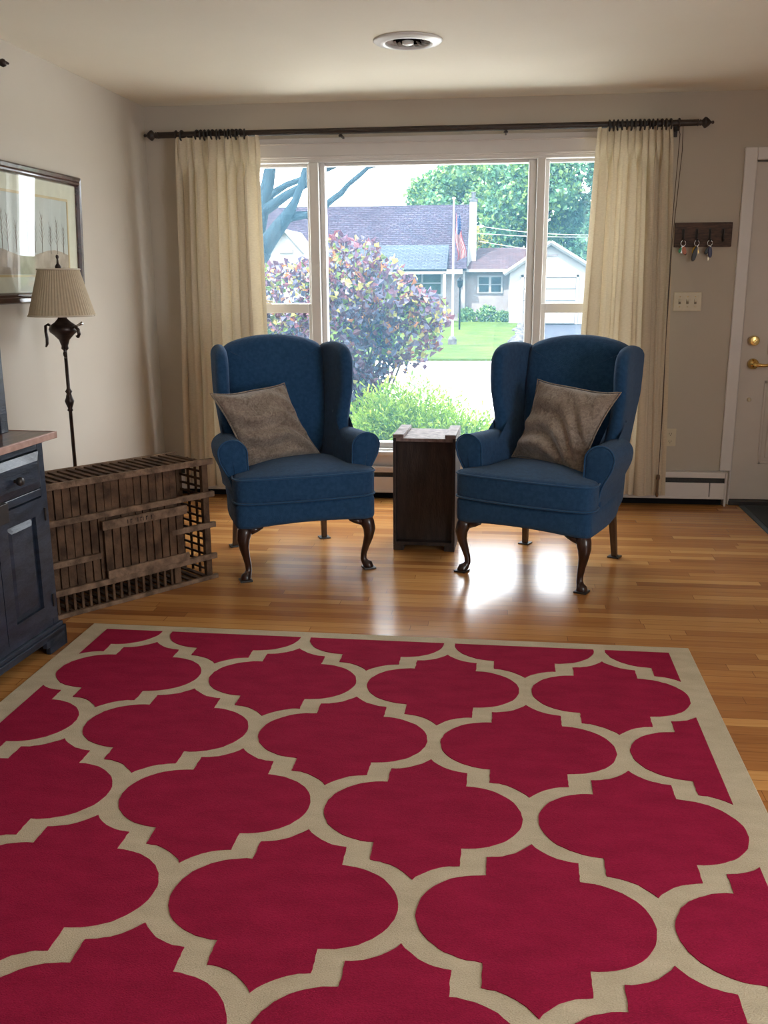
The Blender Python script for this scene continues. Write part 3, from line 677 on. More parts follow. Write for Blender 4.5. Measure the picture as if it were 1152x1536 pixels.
# ================================================================== CABINET
def cabinet():
    an = math.radians(4)
    # local frame: x runs along the front away from the window end (0 = right end), y = depth to the wall, z up
    ux = Vector((-math.sin(an), -math.cos(an), 0)); vy = Vector((-math.cos(an), math.sin(an), 0))
    t = thing('sideboard', (-1.679, 3.372, 0), 'blue black distressed sideboard with brown top and upper hutch along the left wall', 'cabinet')
    t.rotation_euler = (0, 0, 0)
    MX = Matrix((ux, vy, Vector((0, 0, 1)))).transposed().to_4x4()
    def part(name, bm, m, parent=t, bevel=.003, smooth=False, label=None):
        for v in bm.verts: v.co = MX @ v.co
        return obj(name, bm, m, parent, bevel=bevel, smooth=smooth, label=label)
    W, Dp = 1.30, .38
    bm = bmesh.new()
    box(bm, 0, .13, .0, .02, .0, .075); box(bm, W-.13, W, 0, .02, 0, .075); box(bm, 0, W, 0, .02, .055, .082); box(bm, 0, .02, 0, Dp, 0, .082); box(bm, W-.02, W, 0, Dp, 0, .082)
    box(bm, .10, .15, .0, .02, .03, .07)
    box(bm, .008, W-.008, .008, Dp, .082, .098)
    part('plinth', bm, M['navy'])
    bm = bmesh.new(); box(bm, .018, .034, .022, Dp, .098, .815); box(bm, W-.034, W-.018, .022, Dp, .098, .815); box(bm, .034, W-.034, .04, Dp, .098, .815)
    # face frame
    box(bm, .018, .058, .02, .04, .098, .815); box(bm, .058, W-.018, .02, .04, .098, .125); box(bm, .058, W-.018, .02, .04, .792, .815); box(bm, .058, W-.018, .02, .04, .615, .645)
    box(bm, .69, .73, .02, .04, .125, .792)
    part('body', bm, M['navy'])
    bm = bmesh.new(); box(bm, -.035, W+.03, -.012+.012, Dp+.01, .826, .846); part('countertop', bm, M['ctop'], bevel=.003)
    bm = bmesh.new(); box(bm, -.036, W+.031, -.012, .0005, .822, .848); box(bm, -.040, -.034, -.012, Dp+.01, .822, .848); part('counter_edge', bm, M['cedge'], bevel=.002, label='worn pinkish brown counter edge')
    for x0, x1 in ((.062, .686), (.734, 1.312)):
        bm = bmesh.new(); 
        # drawer front with bevelled field
        box(bm, x0, x1, .014, .03, .650, .788)
        o_ = .03; a = [bm.verts.new(p) for p in ((x0, .014, .650), (x1, .014, .650), (x1, .014, .788), (x0, .014, .788))]
        b_ = [bm.verts.new(p) for p in ((x0+o_, .002, .650+o_), (x1-o_, .002, .650+o_), (x1-o_, .002, .788-o_), (x0+o_, .002, .788-o_))]
        for i in range(4): bm.faces.new((a[i-1], a[i], b_[i], b_[i-1]))
        bm.faces.new(b_)
        dr = part('drawer', bm, M['navy'], bevel=0)
        for kx in ((x0+.19), (x1-.14)):
            bm = bmesh.new(); lathe(bm, [(.001, -.032), (.012, -.031), (.017, -.022), (.014, -.012), (.007, -.006), (.007, .004), (.012, .006)], (kx, 0, .712), 20, 'y'); part('knob', bm, M['black'], dr, bevel=0, smooth=True)
        xm = (x0+x1)/2
        for d0, d1, hinge in ((x0, xm-.002, x0), (xm+.002, x1, x1)):
            bm = bmesh.new(); z0, z1 = .128, .612
            fw_ = .062
            box(bm, d0, d1, .012, .03, z0, z0+fw_); box(bm, d0, d1, .012, .03, z1-fw_, z1); box(bm, d0, d0+fw_, .012, .03, z0+fw_, z1-fw_); box(bm, d1-fw_, d1, .012, .03, z0+fw_, z1-fw_)
            box(bm, d0+fw_, d1-fw_, .026, .032, z0+fw_, z1-fw_)
            i0, i1, j0, j1 = d0+fw_, d1-fw_, z0+fw_, z1-fw_
            a = [bm.verts.new(p) for p in ((i0, .026, j0), (i1, .026, j0), (i1, .026, j1), (i0, .026, j1))]; o_ = .028
            b_ = [bm.verts.new(p) for p in ((i0+o_, .016, j0+o_), (i1-o_, .016, j0+o_), (i1-o_, .016, j1-o_), (i0+o_, .016, j1-o_))]
            for i in range(4): bm.faces.new((a[i-1], a[i], b_[i], b_[i-1]))
            bm.faces.new(b_)
            do = part('door', bm, M['navy'], bevel=0)
            hx = hinge-.006 if hinge == x0 else hinge-.002
            for hz_ in (.20, .545): 
                part('hinge', B(hx, hx+.009, .006, .014, hz_-.025, hz_+.025), M['black'], do, bevel=.001)
        part('latch', B(xm-.035, xm+.035, -.02, .012, .585, .655), M['black'], bevel=.002, label='black rectangular latch')
    # upper hutch
    bm = bmesh.new(); hx0, hx1, hy0 = .0, W-.02, .165
    box(bm, hx0, hx0+.02, hy0+.02, Dp, .846, 1.95); box(bm, hx1-.02, hx1, hy0+.02, Dp, .846, 1.95); box(bm, hx0, hx1, Dp-.02, Dp, .846, 1.95); box(bm, hx0, hx1, hy0, Dp, 1.93, 1.97)
    box(bm, hx0, hx0+.05, hy0, hy0+.02, .846, 1.95); box(bm, hx1-.05, hx1, hy0, hy0+.02, .846, 1.95)
    h = part('upper_hutch', bm, M['navy'])
    part('dark_panel', B(hx0+.05, hx1-.05, hy0+.012, hy0+.03, .852, 1.93), M['dark'], h, bevel=0, label='black panel set in the hutch')
cabinet()

# ================================================================== PICTURE
def picture():
    y0, y1, z0, z1 = 3.71, 4.935, 1.302, 1.918; fwid = .052
    t = thing('framed_picture', (LW+.014, (y0+y1)/2, (z0+z1)/2), 'dark framed landscape print with wide cream mat on the left wall', 'picture')
    t.rotation_euler = (0, .042, 0)      # hangs tipped a little forward at the top
    Y, Z = (y1-y0)/2, (z1-z0)/2
    bm = bmesh.new()
    prof = [(0, 0), (0, .016), (.006, .023), (.024, .021), (.030, .027), (.040, .027), (.048, .014), (.052, .0)]
    loops = [[bm.verts.new((h_, sy*(Y-o_), sz*(Z-o_))) for sy, sz in ((-1, -1), (1, -1), (1, 1), (-1, 1))] for o_, h_ in prof]
    for a, b_ in zip(loops, loops[1:]+loops[:1]):
        for k in range(4): bm.faces.new((a[k], a[(k+1) % 4], b_[(k+1) % 4], b_[k]))
    fm = mat('dark_red_brown_frame', (.06, .022, .022), .25, (.03, .012, .012), 20, coat=.5)
    obj('frame', bm, fm, t, bevel=.002)
    obj('mat_board', B(.001, .006, -Y+.04, Y-.04, -Z+.04, Z-.04), mat('cream_mat', (.62, .63, .50), .8), t)
    g = .13
    bm = bmesh.new(); iy0, iy1, iz0, iz1 = -Y+g+.05, Y-g-.03, -Z+g, Z-g
    gm = mat('gilt_fillet', (.50, .40, .20), .5)
    for q in ((iy0-.014, iy1+.014, iz1, iz1+.012), (iy0-.014, iy1+.014, iz0-.012, iz0), (iy0-.014, iy0, iz0, iz1), (iy1, iy1+.014, iz0, iz1)): box(bm, .006, .010, *q)
    obj('gilt_fillet', bm, gm, t)
    bm = bmesh.new(); box(bm, .006, .008, iy0, iy1, iz0, iz1)
    pr = obj('print', bm, mat('pale_grey_sky', (.50, .55, .52), .8, (.44, .49, .46), 5), t)
    bm = bmesh.new(); hillp = [(iy0, iz0+.001)]+[(iy0+(iy1-iy0)*k/12, iz0+.10+.018*math.sin(k*.8)) for k in range(13)]+[(iy1, iz0+.001)]
    bm.faces.new([bm.verts.new((.0086, y, z)) for y, z in hillp]); obj('painted_hill', bm, mat('tan_hill', (.42, .36, .28), .8, (.30, .26, .2), 18), pr)
    bm = bmesh.new(); rnd = random.Random(4)
    for k in range(11):
        yb = iy0+.05+(iy1-iy0-.1)*k/10+rnd.uniform(-.02, .02); zb = iz0+.10; hh = rnd.uniform(.12, .2)
        tube(bm, [(.009, yb, zb), (.009, yb+rnd.uniform(-.005, .005), zb+hh)], [.0016, .0006], 5)
        for q in range(9):
            zz = zb+hh*(.25+.08*q); s = 1 if q % 2 else -1; tube(bm, [(.009, yb, zz), (.009, yb+s*(.030-.002*q), zz+.035)], [.0008, .0003], 4)
    obj('painted_trees', bm, mat('sepia_ink', (.26, .23, .19), .8), pr)
    obj('picture_glass', B(.013, .016, -Y+.045, Y-.045, -Z+.045, Z-.045), M['pglass'], t)
picture()
bm = bmesh.new(); tube(bm, [(LW+.001, 4.275, 2.335), (LW+.03, 4.278, 2.335), (LW+.045, 4.283, 2.330)], [.006, .008, .004], 8); lathe(bm, [(.001, -.02), (.014, -.014), (.017, 0), (.010, .012), (.001, .016)], (LW+.02, 4.275, 2.335), 14)
tag(obj('wall_hook', bm, M['bronze'], smooth=True), 'small dark bronze hook high on the left wall near the ceiling', 'hook')

# ================================================================== CURTAIN ROD, RINGS, CURTAINS
RY, RZ, RR = D-.12, 2.255, .018
rod = thing('curtain_rod', (0, RY, RZ), 'long dark wooden curtain rod with turned finials above the window', 'curtain rod')
bm = bmesh.new(); tube(bm, [(-2.075, 0, 0), (1.10, 0, 0)], RR, 20); obj('pole', bm, M['rod'], rod, smooth=True, bevel=.001)
for s, x in ((-1, -2.075), (1, 1.10)):
    bm = bmesh.new(); lathe(bm, [(RR, 0), (RR*1.1, s*.006), (.012, s*.012), (.019, s*.018), (.013, s*.024), (.018, s*.030), (.031, s*.042), (.030, s*.050), (.018, s*.066), (.007, s*.076), (.006, s*.080), (.010, s*.085), (.008, s*.092), (.001, s*.095)], (x, 0, 0), 20, 'x'); obj('finial', bm, M['rod'], rod, smooth=True)
for x in (-1.965, 1.00):
    bm = bmesh.new(); lathe(bm, [(.019, -.006), (.028, -.004), (.028, .004), (.019, .006)], (x, 0, 0), 20, 'x'); box(bm, x-.006, x+.006, 0, .118, -.034, -.020); box(bm, x-.012, x+.012, .105, .119, -.06, .03); box(bm, x-.005, x+.005, -.008, .008, -.042, -.016)
    obj('bracket', bm, M['rod'], rod, bevel=.002)
for x in (-.955, .02):
    bm = bmesh.new(); box(bm, x-.005, x+.005, -.006, .118, -.030, -.018); lathe(bm, [(.001, -.034), (.012, -.032), (.014, -.026), (.008, -.018)], (x, -.005, 0), 12); obj('center_bracket', bm, M['black'], rod)
rings = []
def ring_mesh():
    bm = bmesh.new(); R = .029
    tube(bm, [(.0, R*math.cos(2*PI*k/24), R*math.sin(2*PI*k/24)) for k in range(25)], .0058, 8)
    return bm
proto = None
ORD = 'first second third fourth fifth sixth seventh eighth ninth tenth eleventh twelfth thirteenth fourteenth fifteenth'.split()
def place_ring(x, side, i):
    global proto
    if proto is None:
        proto = obj('curtain_ring', ring_mesh(), M['black'], smooth=True); o = proto
    else: o = proto.copy(); COL.objects.link(o)
    o.location = (x, RY, RZ-.0065); o.rotation_euler = (random.uniform(-.1, .1), 0, random.uniform(-.25, .25))
    tag(o, 'dark curtain ring above the %s curtain, %s from the left of its bunch' % (side, ORD[i]), 'curtain ring', 'curtain rings above the %s curtain' % side); return o
xl = [-1.93]+[-1.835+.0245*k for k in range(13)]; xr = [.61]+[.635+.0245*k for k in range(14)]
for i, x in enumerate(xl): place_ring(x, 'left', i)
for i, x in enumerate(xr): place_ring(x, 'right', i)

def curtain(x0t, x1t, x0b, x1b, npl, seed, label, inner):
    rnd = random.Random(seed); t = thing('curtain', ((x0t+x1t)/2, RY-.015, 0), label, 'curtain', 0, 'cream curtain panels')
    cx = (x0t+x1t)/2; NS, NZ = npl*20, 60; z0, z1 = .085, 2.237
    wd = [rnd.uniform(.5, 1.5) for _ in range(npl)]; wd[0] = wd[-1] = 1.5; tot = sum(wd); cum = [0]
    for q in wd: cum.append(cum[-1]+q/tot)
    am = [rnd.uniform(.55, 1.0) for _ in range(npl)]; am[0] = am[-1] = .4; ph = [rnd.uniform(-.5, .5) for _ in range(npl)]
    lean = [rnd.uniform(-.5, .5) for _ in range(npl)]; NP = 11
    bm = bmesh.new(); g = []
    for j in range(NZ+1):
        zf = j/NZ; z = z1-(z1-z0)*zf; row = []
        for i in range(NS+1):
            k = min(npl-1, i//20); f = (i-k*20)/20
            s = cum[k]+(cum[k+1]-cum[k])*f
            xa = x0t+(x1t-x0t)*s; xb = x0b+(x1b-x0b)*s; e = zf**.8
            x = xa*(1-e)+xb*e
            # main fold
            kk = k if f < .5 else min(npl-1, k+1); a0 = am[k]*(1-0)*1.0
            fold = math.cos(2*PI*f)
            sharp = math.copysign(abs(fold)**.75, fold)
            mz = max(0, min(1, (zf-.035)/.09)); mz = mz*mz*(3-2*mz)
            A = .056*a0*(.30+.70*mz)
            y = -A*sharp*(1-.6*(1-mz))
            x += (.024+.006*lean[k])*math.sin(2*PI*f+ph[k])*mz*min(1, .5+zf)
            # pinch pleat header: narrow gathered ridges that die out below the heading
            q = (s*NP) % 1; tri = 1-abs(2*q-1); hd = 1-mz
            edge = min(1, min(s, 1-s)/.09)
            y += -hd*.046*(tri**2.2)*edge*(.6+.4*math.sin(3*s*NP))
            x += hd*.010*math.sin(2*PI*q)*edge
            y += .012*math.sin(3.1*zf*3+s*11+seed)*zf
            x += .008*math.sin(4*zf+s*20)*zf
            # small secondary tucks
            y += .004*math.sin(2*PI*f*2+ph[k]*6)*mz
            dz = 0 if j else .004*math.sin(s*60)
            if j == NZ: dz = .006*math.sin(s*25)
            row.append(bm.verts.new((x-cx, y, z+dz)))
        g.append(row)
    for j in range(NZ):
        for i in range(NS): bm.faces.new((g[j][i], g[j][i+1], g[j+1][i+1], g[j+1][i]))
    o = obj('drape', bm, M['curtain'], t, smooth=True)
    return t
curtain(-1.965, -1.447, -2.03, -1.405, 8, 11, 'cream pleated curtain at the left of the window beside the lamp corner', 1)
curtain(.545, .965, .47, 1.075, 9, 5, 'cream pleated curtain at the right of the window beside the key rack', -1)
# pull cord with wooden weight
pc = thing('pull_cord', (.99, RY-.075, 0), 'thin brown pull cord with a wooden weight before the right curtain', 'cord')
bm = bmesh.new(); tube(bm, [(.006, .075, 2.236), (.012, .03, 2.19), (-.004, .0, 1.73), (.0, 0, 1.2), (.012, 0, .62), (.010, 0, .22)], .0022, 6); tube(bm, [(.034, .075, 2.236), (.03, .03, 2.1), (.003, .004, 1.6), (.004, .004, 1.0), (.012, .002, .3)], .0022, 6)
obj('cord', bm, M['brasswood'], pc)
bm = bmesh.new(); lathe(bm, [(.002, .225), (.010, .22), (.012, .20), (.007, .185), (.0075, .12), (.010, .10), (.008, .085), (.001, .08)], (.010, 0, 0), 14); obj('wooden_weight', bm, mat('cord_weight_wood', (.13, .07, .035), .5), pc, smooth=True)

# ================================================================== KEY RACK, KEYS, SWITCH, OUTLET
kr = thing('key_rack', (1.2, D, 1.645), 'dark wooden wall board with four key hooks beside the door', 'key rack')
obj('board', B(-.165, .165, -.02, 0, -.07, .07), M['plaque'], kr, bevel=.003)
hooksx = (-.117, -.039, .036, .112)
for x in hooksx:
    bm = bmesh.new(); tube(bm, [(x, -.022, .030), (x, -.028, .010), (x, -.030, -.02), (x, -.040, -.038), (x, -.050, -.034), (x, -.052, -.024)], [.006, .005, .005, .005, .005, .006], 8); box(bm, x-.007, x+.007, -.024, -.019, -.035, .036)
    obj('hook', bm, M['black'], kr, smooth=False)
def keys(x, label, spec):
    t = thing('key_bunch', (1.2+x, D-.043, 1.612), label, 'keys', 0, 'key bunches on the wall rack')
    bm = bmesh.new(); tube(bm, [(.014*math.cos(2*PI*k/20), .0, -.016+.016*math.sin(2*PI*k/20)) for k in range(21)], .0022, 6); obj('split_ring', bm, M['steel'], t, smooth=True)
    for nm, c, an, ln, wd, y, metal in spec:
        m_ = mat('key_'+nm, c, .4, metal=metal); mx = Matrix.Translation((0, y, -.030)) @ Matrix.Rotation(an, 4, 'Y')
        bm = bmesh.new()
        if nm.startswith('key'):
            lathe(bm, [(.001, -.0015), (wd, -.0015), (wd, .0015), (.001, .0015)], (0, 0, -wd), 14, 'y'); box(bm, -.003, .003, -.0012, .0012, -ln, -wd*1.7)
            for q in range(3): box(bm, .003, .005, -.001, .001, -ln+.004+q*.006, -ln+.007+q*.006)
        else:
            puff(bm, smooth_outline([(-wd*.5, -.004), (-wd, -ln*.5), (-wd*.7, -ln), (wd*.7, -ln), (wd, -ln*.5), (wd*.5, -.004)], 2), .009, .003, lambda u, v, w_: (u, w_, v), nc=2)
        bmesh.ops.transform(bm, matrix=mx, verts=bm.verts[:]); obj({'k': 'key', 'f': 'key_fob'}[nm[0]], bm, m_, t, smooth=not nm.startswith('key'))
keys(hooksx[0], 'key bunch with orange and green tags on the hook nearest the curtain', [('fob_orange', (.55, .17, .07), -.25, .052, .013, -.006, 0), ('fob_green', (.02, .30, .14), .5, .045, .010, .002, 0), ('key_steel', (.6, .6, .6), .2, .045, .008, -.002, 1), ('fob_black', (.02, .02, .02), -.35, .058, .010, .006, 0)])
keys(hooksx[1], 'key bunch with a yellow strap and long black car fob on the rack', [('fob_yellow', (.55, .36, .02), .35, .05, .016, -.004, 0), ('key_steel', (.6, .6, .6), -.1, .045, .008, .002, 1), ('fob_black', (.015, .017, .02), .22, .092, .015, -.012, 0), ('key_brass', (.7, .5, .2), -.35, .045, .008, .006, 1)])
keys(hooksx[2], 'key bunch with dark blue fob and steel keys on the third hook', [('fob_navy', (.03, .03, .10), -.08, .07, .013, -.008, 0), ('fob_black', (.02, .02, .02), .45, .055, .012, 0, 0), ('key_steel', (.6, .6, .62), -.3, .05, .008, .005, 1), ('key_brass', (.6, .5, .35), .05, .085, .006, -.002, 1)])
sw = thing('light_switch', (1.1375, D, 1.256), 'ivory three toggle light switch plate under the key rack', 'switch')
obj('cover_plate', B(-.082, .082, -.008, 0, -.057, .057), M['ivory'], sw, bevel=.004)
for x in (-.046, 0, .046):
    bm = bmesh.new(); box(bm, x-.005, x+.005, -.018, -.006, -.004, .012, mx=Matrix.Rotation(-.25, 4, 'X')); obj('toggle', bm, M['ivory'], sw, bevel=.001)
    obj('toggle_slot', B(x-.007, x+.007, -.0088, -.007, -.014, .014), mat('slot_brown', (.25, .2, .13), .6), sw)
    for z in (-.030, .030):
        bm = bmesh.new(); lathe(bm, [(.001, -.0095), (.003, -.009), (.003, -.007)], (x, 0, z), 10, 'y'); obj('plate_screw', bm, M['brass'], sw)
ou = thing('wall_outlet', (1.09, D, .424), 'ivory wall outlet low beside the right curtain', 'outlet')
obj('cover_plate', B(-.036, .036, -.006, 0, -.056, .056), M['ivory'], ou, bevel=.003)
for z in (-.024, .024):
    bm = bmesh.new(); lathe(bm, [(.001, -.008), (.016, -.008), (.017, -.005)], (0, 0, z), 20, 'y'); rc = obj('receptacle', bm, M['ivory'], ou)
    bm = bmesh.new(); box(bm, -.008, -.006, -.009, -.0075, z-.004, z+.005); box(bm, .006, .008, -.009, -.0075, z-.004, z+.005); lathe(bm, [(.001, -.009), (.0025, -.009), (.0025, -.0075)], (0, 0, z-.010), 8, 'y'); obj('slots', bm, M['dark'], rc)

# ================================================================== CEILING DIFFUSER
vt = thing('ceiling_vent', (-.43, 4.60, H), 'round white ceiling air diffuser with angled blades', 'vent')
def ringprof(name, prof, m, sm=True):
    bm = bmesh.new(); n = 56; L_ = []
    for r_, z in prof: L_.append([bm.verts.new((r_*math.cos(2*PI*k/n), r_*math.sin(2*PI*k/n), z)) for k in range(n)])
    for a, b_ in zip(L_, L_[1:]+L_[:1]):
        for k in range(n): bm.faces.new((a[k], a[(k+1) % n], b_[(k+1) % n], b_[k]))
    return obj(name, bm, m, vt, smooth=sm)
ringprof('outer_ring', [(.156, -.0005), (.156, -.004), (.148, -.010), (.132, -.012), (.126, -.015), (.112, -.018), (.104, -.015), (.102, -.011), (.102, -.003), (.106, -.0005)], M['vinyl'])
ringprof('throat_shade', [(.1015, .004), (.1015, .11), (.1035, .11), (.1035, .004)], M['dark'])  # near-black lining, shade of the recess put into its colour
bm = bmesh.new(); lathe(bm, [(.001, .108), (.10, .108), (.10, .115), (.001, .115)], seg=40); obj('throat_end_shade', bm, M['dark'], vt)  # black disc closing the throat, its colour stands for shade
bm = bmesh.new(); lathe(bm, [(.001, -.020), (.020, -.020), (.026, -.016), (.026, -.004), (.001, -.003)], seg=24); obj('center_cap', bm, M['vinyl'], vt, smooth=True)
for k in range(18):
    bm = bmesh.new(); a = 2*PI*k/18; box(bm, .074, .102, -.010, .010, -.001, .001, mx=Matrix.Rotation(a, 4, 'Z') @ Matrix.Translation((0, 0, .001)) @ Matrix.Rotation(.9, 4, 'X')); obj('blade', bm, M['vinyl'], vt)

# ================================================================== OUTSIDE
G = -.6
def ext(name, bm, m, label, cat, group=None, **k): return tag(obj(name, bm, m, **k), label, cat, group)
def st(name, bm, m): return tag(obj(name, bm, m), kind='structure')
st('ground', B(-90, 90, 45, 120, G-.3, G-.02), M['lawn'])
st('street', B(-90, 90, 7.6, 23.4, G-.3, G), M['concrete'])
st('ground', B(-90, 90, 6.1, 7.6, G-.3, G+.02), M['soil'])
st('ground', B(5.0, 90, 23.4, 45, G-.3, G-.01), M['lawn'])
st('driveway', B(-4, 5, 23.4, 45, G-.3, G-.02), M['asphalt'])
bm = bmesh.new(); q = [(-60, 23.5), (.25, 23.5), (.42, 24.2), (1.15, 44.6), (-60, 44.6)]
top = [bm.verts.new((x, y, G+.05)) for x, y in q]; bot = [bm.verts.new((x, y, G-.3)) for x, y in q]; bm.faces.new(top); bm.faces.new(bot[::-1])
for i in range(5): bm.faces.new((top[i-1], top[i], bot[i], bot[i-1]))
st('lawn', bm, M['lawn'])
rnd = random.Random(21); sproto = []
for k in range(4):
    bm = bmesh.new(); bmesh.ops.create_icosphere(bm, subdivisions=2, radius=.14)
    for v in bm.verts: v.co *= 1+.25*mnoise.noise(v.co*9+Vector((k*5, 0, 0))); v.co.z *= .6
    sproto.append(bm)
sp = [obj('edging_stone', b_, M['stone'], smooth=True) for b_ in sproto]; nst = 0
for k in range(48):
    f = (k/47)**1.25; y = 23.7+f*17; x = .34+.035*(y-23.7)+rnd.uniform(-.09, .13)
    o = sp[k] if k < 4 else sp[k % 4].copy()
    if k >= 4: COL.objects.link(o)
    o.location = (x, y, G+.07); o.rotation_euler = (0, 0, rnd.uniform(0, 6)); o.scale = [rnd.uniform(.8, 1.25)]*3
    tag(o, 'pale grey edging stone along the lawn and driveway', 'stone', 'edging stones between lawn and driveway')

# house opposite
hs = thing('neighbour_house', (0, 0, G), 'low white house across the street with a purple brown shingle roof', 'house')
def hp(name, bm, m, parent=hs, **k):
    for v in bm.verts: v.co.z -= G
    return obj(name, bm, m, parent, **k)
def slab(pts, th=.12):
    bm = bmesh.new(); t_ = [bm.verts.new(p) for p in pts]; b_ = [bm.verts.new((p[0], p[1], p[2]-th)) for p in pts]; bm.faces.new(t_); bm.faces.new(b_[::-1])
    for i in range(len(pts)): bm.faces.new((t_[i-1], t_[i], b_[i], b_[i-1]))
    return bm
def roofpart(name, pts, m, th=.12, parent=None):
    # object origin on the slope with local y running up the slope so the shingle courses follow it
    o = Vector(pts[0]); ex = (Vector(pts[1])-o).normalized(); n = ex.cross(Vector(pts[-1])-o).normalized(); ey = n.cross(ex)
    R = Matrix((ex, ey, n)).transposed().to_4x4(); bm = slab([tuple(R.inverted() @ (Vector(p)-o)) for p in pts], th)
    ob = obj(name, bm, m, parent or hs); ob.matrix_basis = Matrix.Translation(o-Vector((0, 0, G))) @ R; return ob
hp('wall', B(-16, -1.55, 44.2, 50, G, 1.9), M['wallgrey'])
hp('porch_trim', B(-16, -1.6, 42.95, 43.15, 1.52, 1.72), M['siding'])
roofpart('main_roof', [(-16.5, 44.9, 2.78), (-1.45, 44.9, 2.78), (-1.45, 47.2, 4.72), (-16.5, 47.2, 4.72)], M['roof'])
roofpart('porch_roof', [(-16.5, 42.9, 1.72), (-2.3, 42.9, 1.72), (-2.3, 44.95, 2.82), (-16.5, 44.95, 2.82)], M['roofb'])
roofpart('main_roof', [(-2.35, 43.6, 1.75), (-1.45, 43.6, 1.75), (-1.45, 44.95, 2.80), (-2.35, 44.95, 2.80)], M['roof'])
roofpart('rear_roof', [(-1.45, 49.5, 2.2), (-16.5, 49.5, 2.2), (-16.5, 47.2, 4.72), (-1.45, 47.2, 4.72)], M['roof'])
bm = bmesh.new(); pr = [(-1.50, 44.2, 1.9), (-1.50, 50, 1.9), (-1.50, 47.2, 4.62)]; a = [bm.verts.new(p) for p in pr]; b_ = [bm.verts.new((p[0]-.12, p[1], p[2])) for p in pr]; bm.faces.new(a); bm.faces.new(b_[::-1])
for i in range(3): bm.faces.new((a[i-1], a[i], b_[i], b_[i-1]))
hp('gable_wall', bm, M['siding'])
ch = hp('chimney', B(-1.40, -1.08, 45.2, 45.9, G, 4.72), M['siding']); hp('chimney_cap', B(-1.44, -1.04, 45.15, 45.95, 4.72, 4.84), M['stone'], ch)
bm = bmesh.new(); lathe(bm, [(.10, 4.84), (.10, 5.08), (.12, 5.1), (.12, 5.14), (.001, 5.16)], (-1.24, 45.55, 0), 14); hp('flue', bm, M['stone'], ch)
for x in (-2.45, -4.6, -6.8, -9): hp('porch_post', B(x, x+.12, 42.95, 43.1, G, 1.55), M['siding'])
for x0, x1 in ((-4.3, -2.62), (-7.6, -5.2)):
    f = hp('window_frame', B(x0-.1, x1+.1, 44.12, 44.2, .55, 1.72), M['siding']); hp('pane', B(x0, x1, 44.08, 44.12, .65, 1.62), M['extgreen'], f)
    hp('muntin', B((x0+x1)/2-.04, (x0+x1)/2+.04, 44.05, 44.08, .65, 1.62), M['siding'], f); hp('muntin', B(x0, x1, 44.05, 44.08, 1.10, 1.15), M['siding'], f)
hp('downspout', B(-1.62, -1.52, 44.1, 44.2, G, 1.8), M['siding'])
# small front gable at the left end
bm = bmesh.new(); pr = [(-10.6, 42.2, G), (-8.4, 42.2, G), (-8.4, 42.2, 2.4), (-9.3, 42.2, 3.35), (-10.6, 42.2, 2.1)]; a = [bm.verts.new(p) for p in pr]; b_ = [bm.verts.new((p[0], 46, p[2])) for p in pr]; bm.faces.new(a); bm.faces.new(b_[::-1])
for i in range(5): bm.faces.new((a[i-1], a[i], b_[i], b_[i-1]))
hp('front_gable', bm, M['siding'])
hp('gable_vent', slab([(-9.75, 42.15, 2.75), (-8.9, 42.15, 2.75), (-9.3, 42.15, 3.12)], .02) if False else B(-9.6, -9.0, 42.12, 42.2, 2.45, 2.6), M['wallgrey'])
roofpart('gable_roof', [(-8.1, 42.0, 2.15), (-8.1, 46, 2.15), (-9.3, 46, 3.45), (-9.3, 42.0, 3.45)], M['siding'], .08)
roofpart('gable_roof', [(-10.8, 46, 1.95), (-10.8, 42.0, 1.95), (-9.3, 42.0, 3.45), (-9.3, 46, 3.45)], M['siding'], .08)
# breezeway
hp('breezeway_wall', B(-1.55, .6, 44.6, 46.4, G, 1.75), M['wallgrey'])
roofpart('breezeway_roof', [(-1.5, 44.2, 1.70), (.75, 44.2, 1.70), (1.9, 46.8, 2.72), (-1.0, 46.8, 2.72)], M['roof2'])
hp('gutter', B(-1.5, .75, 44.08, 44.2, 1.60, 1.72), M['siding'])
hp('downspout', B(.44, .52, 44.45, 44.55, G, 1.6), M['siding'])
f = hp('window_frame', B(-.98, .17, 44.52, 44.6, .66, 1.45), M['siding'])
for x0, x1 in ((-.90, -.46), (-.35, .09)):
    for z0, z1 in ((.73, 1.03), (1.07, 1.37)): hp('pane', B(x0, x1, 44.49, 44.53, z0, z1), M['extglass'], f)
# garage
ga = thing('garage', (0, 0, G), 'white gabled garage with a closed door beside the house', 'garage')
bm = bmesh.new(); pr = [(.46, 42, G), (3.95, 42, G), (3.95, 42, 1.72), (2.13, 42, 2.76), (.46, 42, 1.65)]; a = [bm.verts.new(p) for p in pr]; b_ = [bm.verts.new((p[0], 47.5, p[2])) for p in pr]; bm.faces.new(a); bm.faces.new(b_[::-1])
for i in range(5): bm.faces.new((a[i-1], a[i], b_[i], b_[i-1]))
hp('garage_walls', bm, M['siding'], ga)
roofpart('garage_roof', [(2.13, 41.75, 2.86), (.25, 41.75, 1.58), (.25, 47.6, 1.58), (2.13, 47.6, 2.86)][::-1], M['roof2'], .1, ga)
roofpart('garage_roof', [(2.13, 41.75, 2.86), (4.15, 41.75, 1.62), (4.15, 47.6, 1.62), (2.13, 47.6, 2.86)], M['roof2'], .1, ga)
for p, q in (((2.13, 2.84), (.2, 1.55)), ((2.13, 2.84), (4.2, 1.60))):
    bm = bmesh.new(); d = Vector((q[0]-p[0], 0, q[1]-p[1])); tube(bm, [(p[0], 41.72, p[1]-.06), (q[0], 41.72, q[1]-.06)], .09, 4); hp('fascia', bm, M['siding'], ga)
bm = bmesh.new()
for k in range(4): box(bm, 1.05, 3.26, 41.93, 41.99, G+.02+k*.485, G+.48+k*.485)
gd = hp('garage_door', bm, M['gdoor'], ga, bevel=.02)
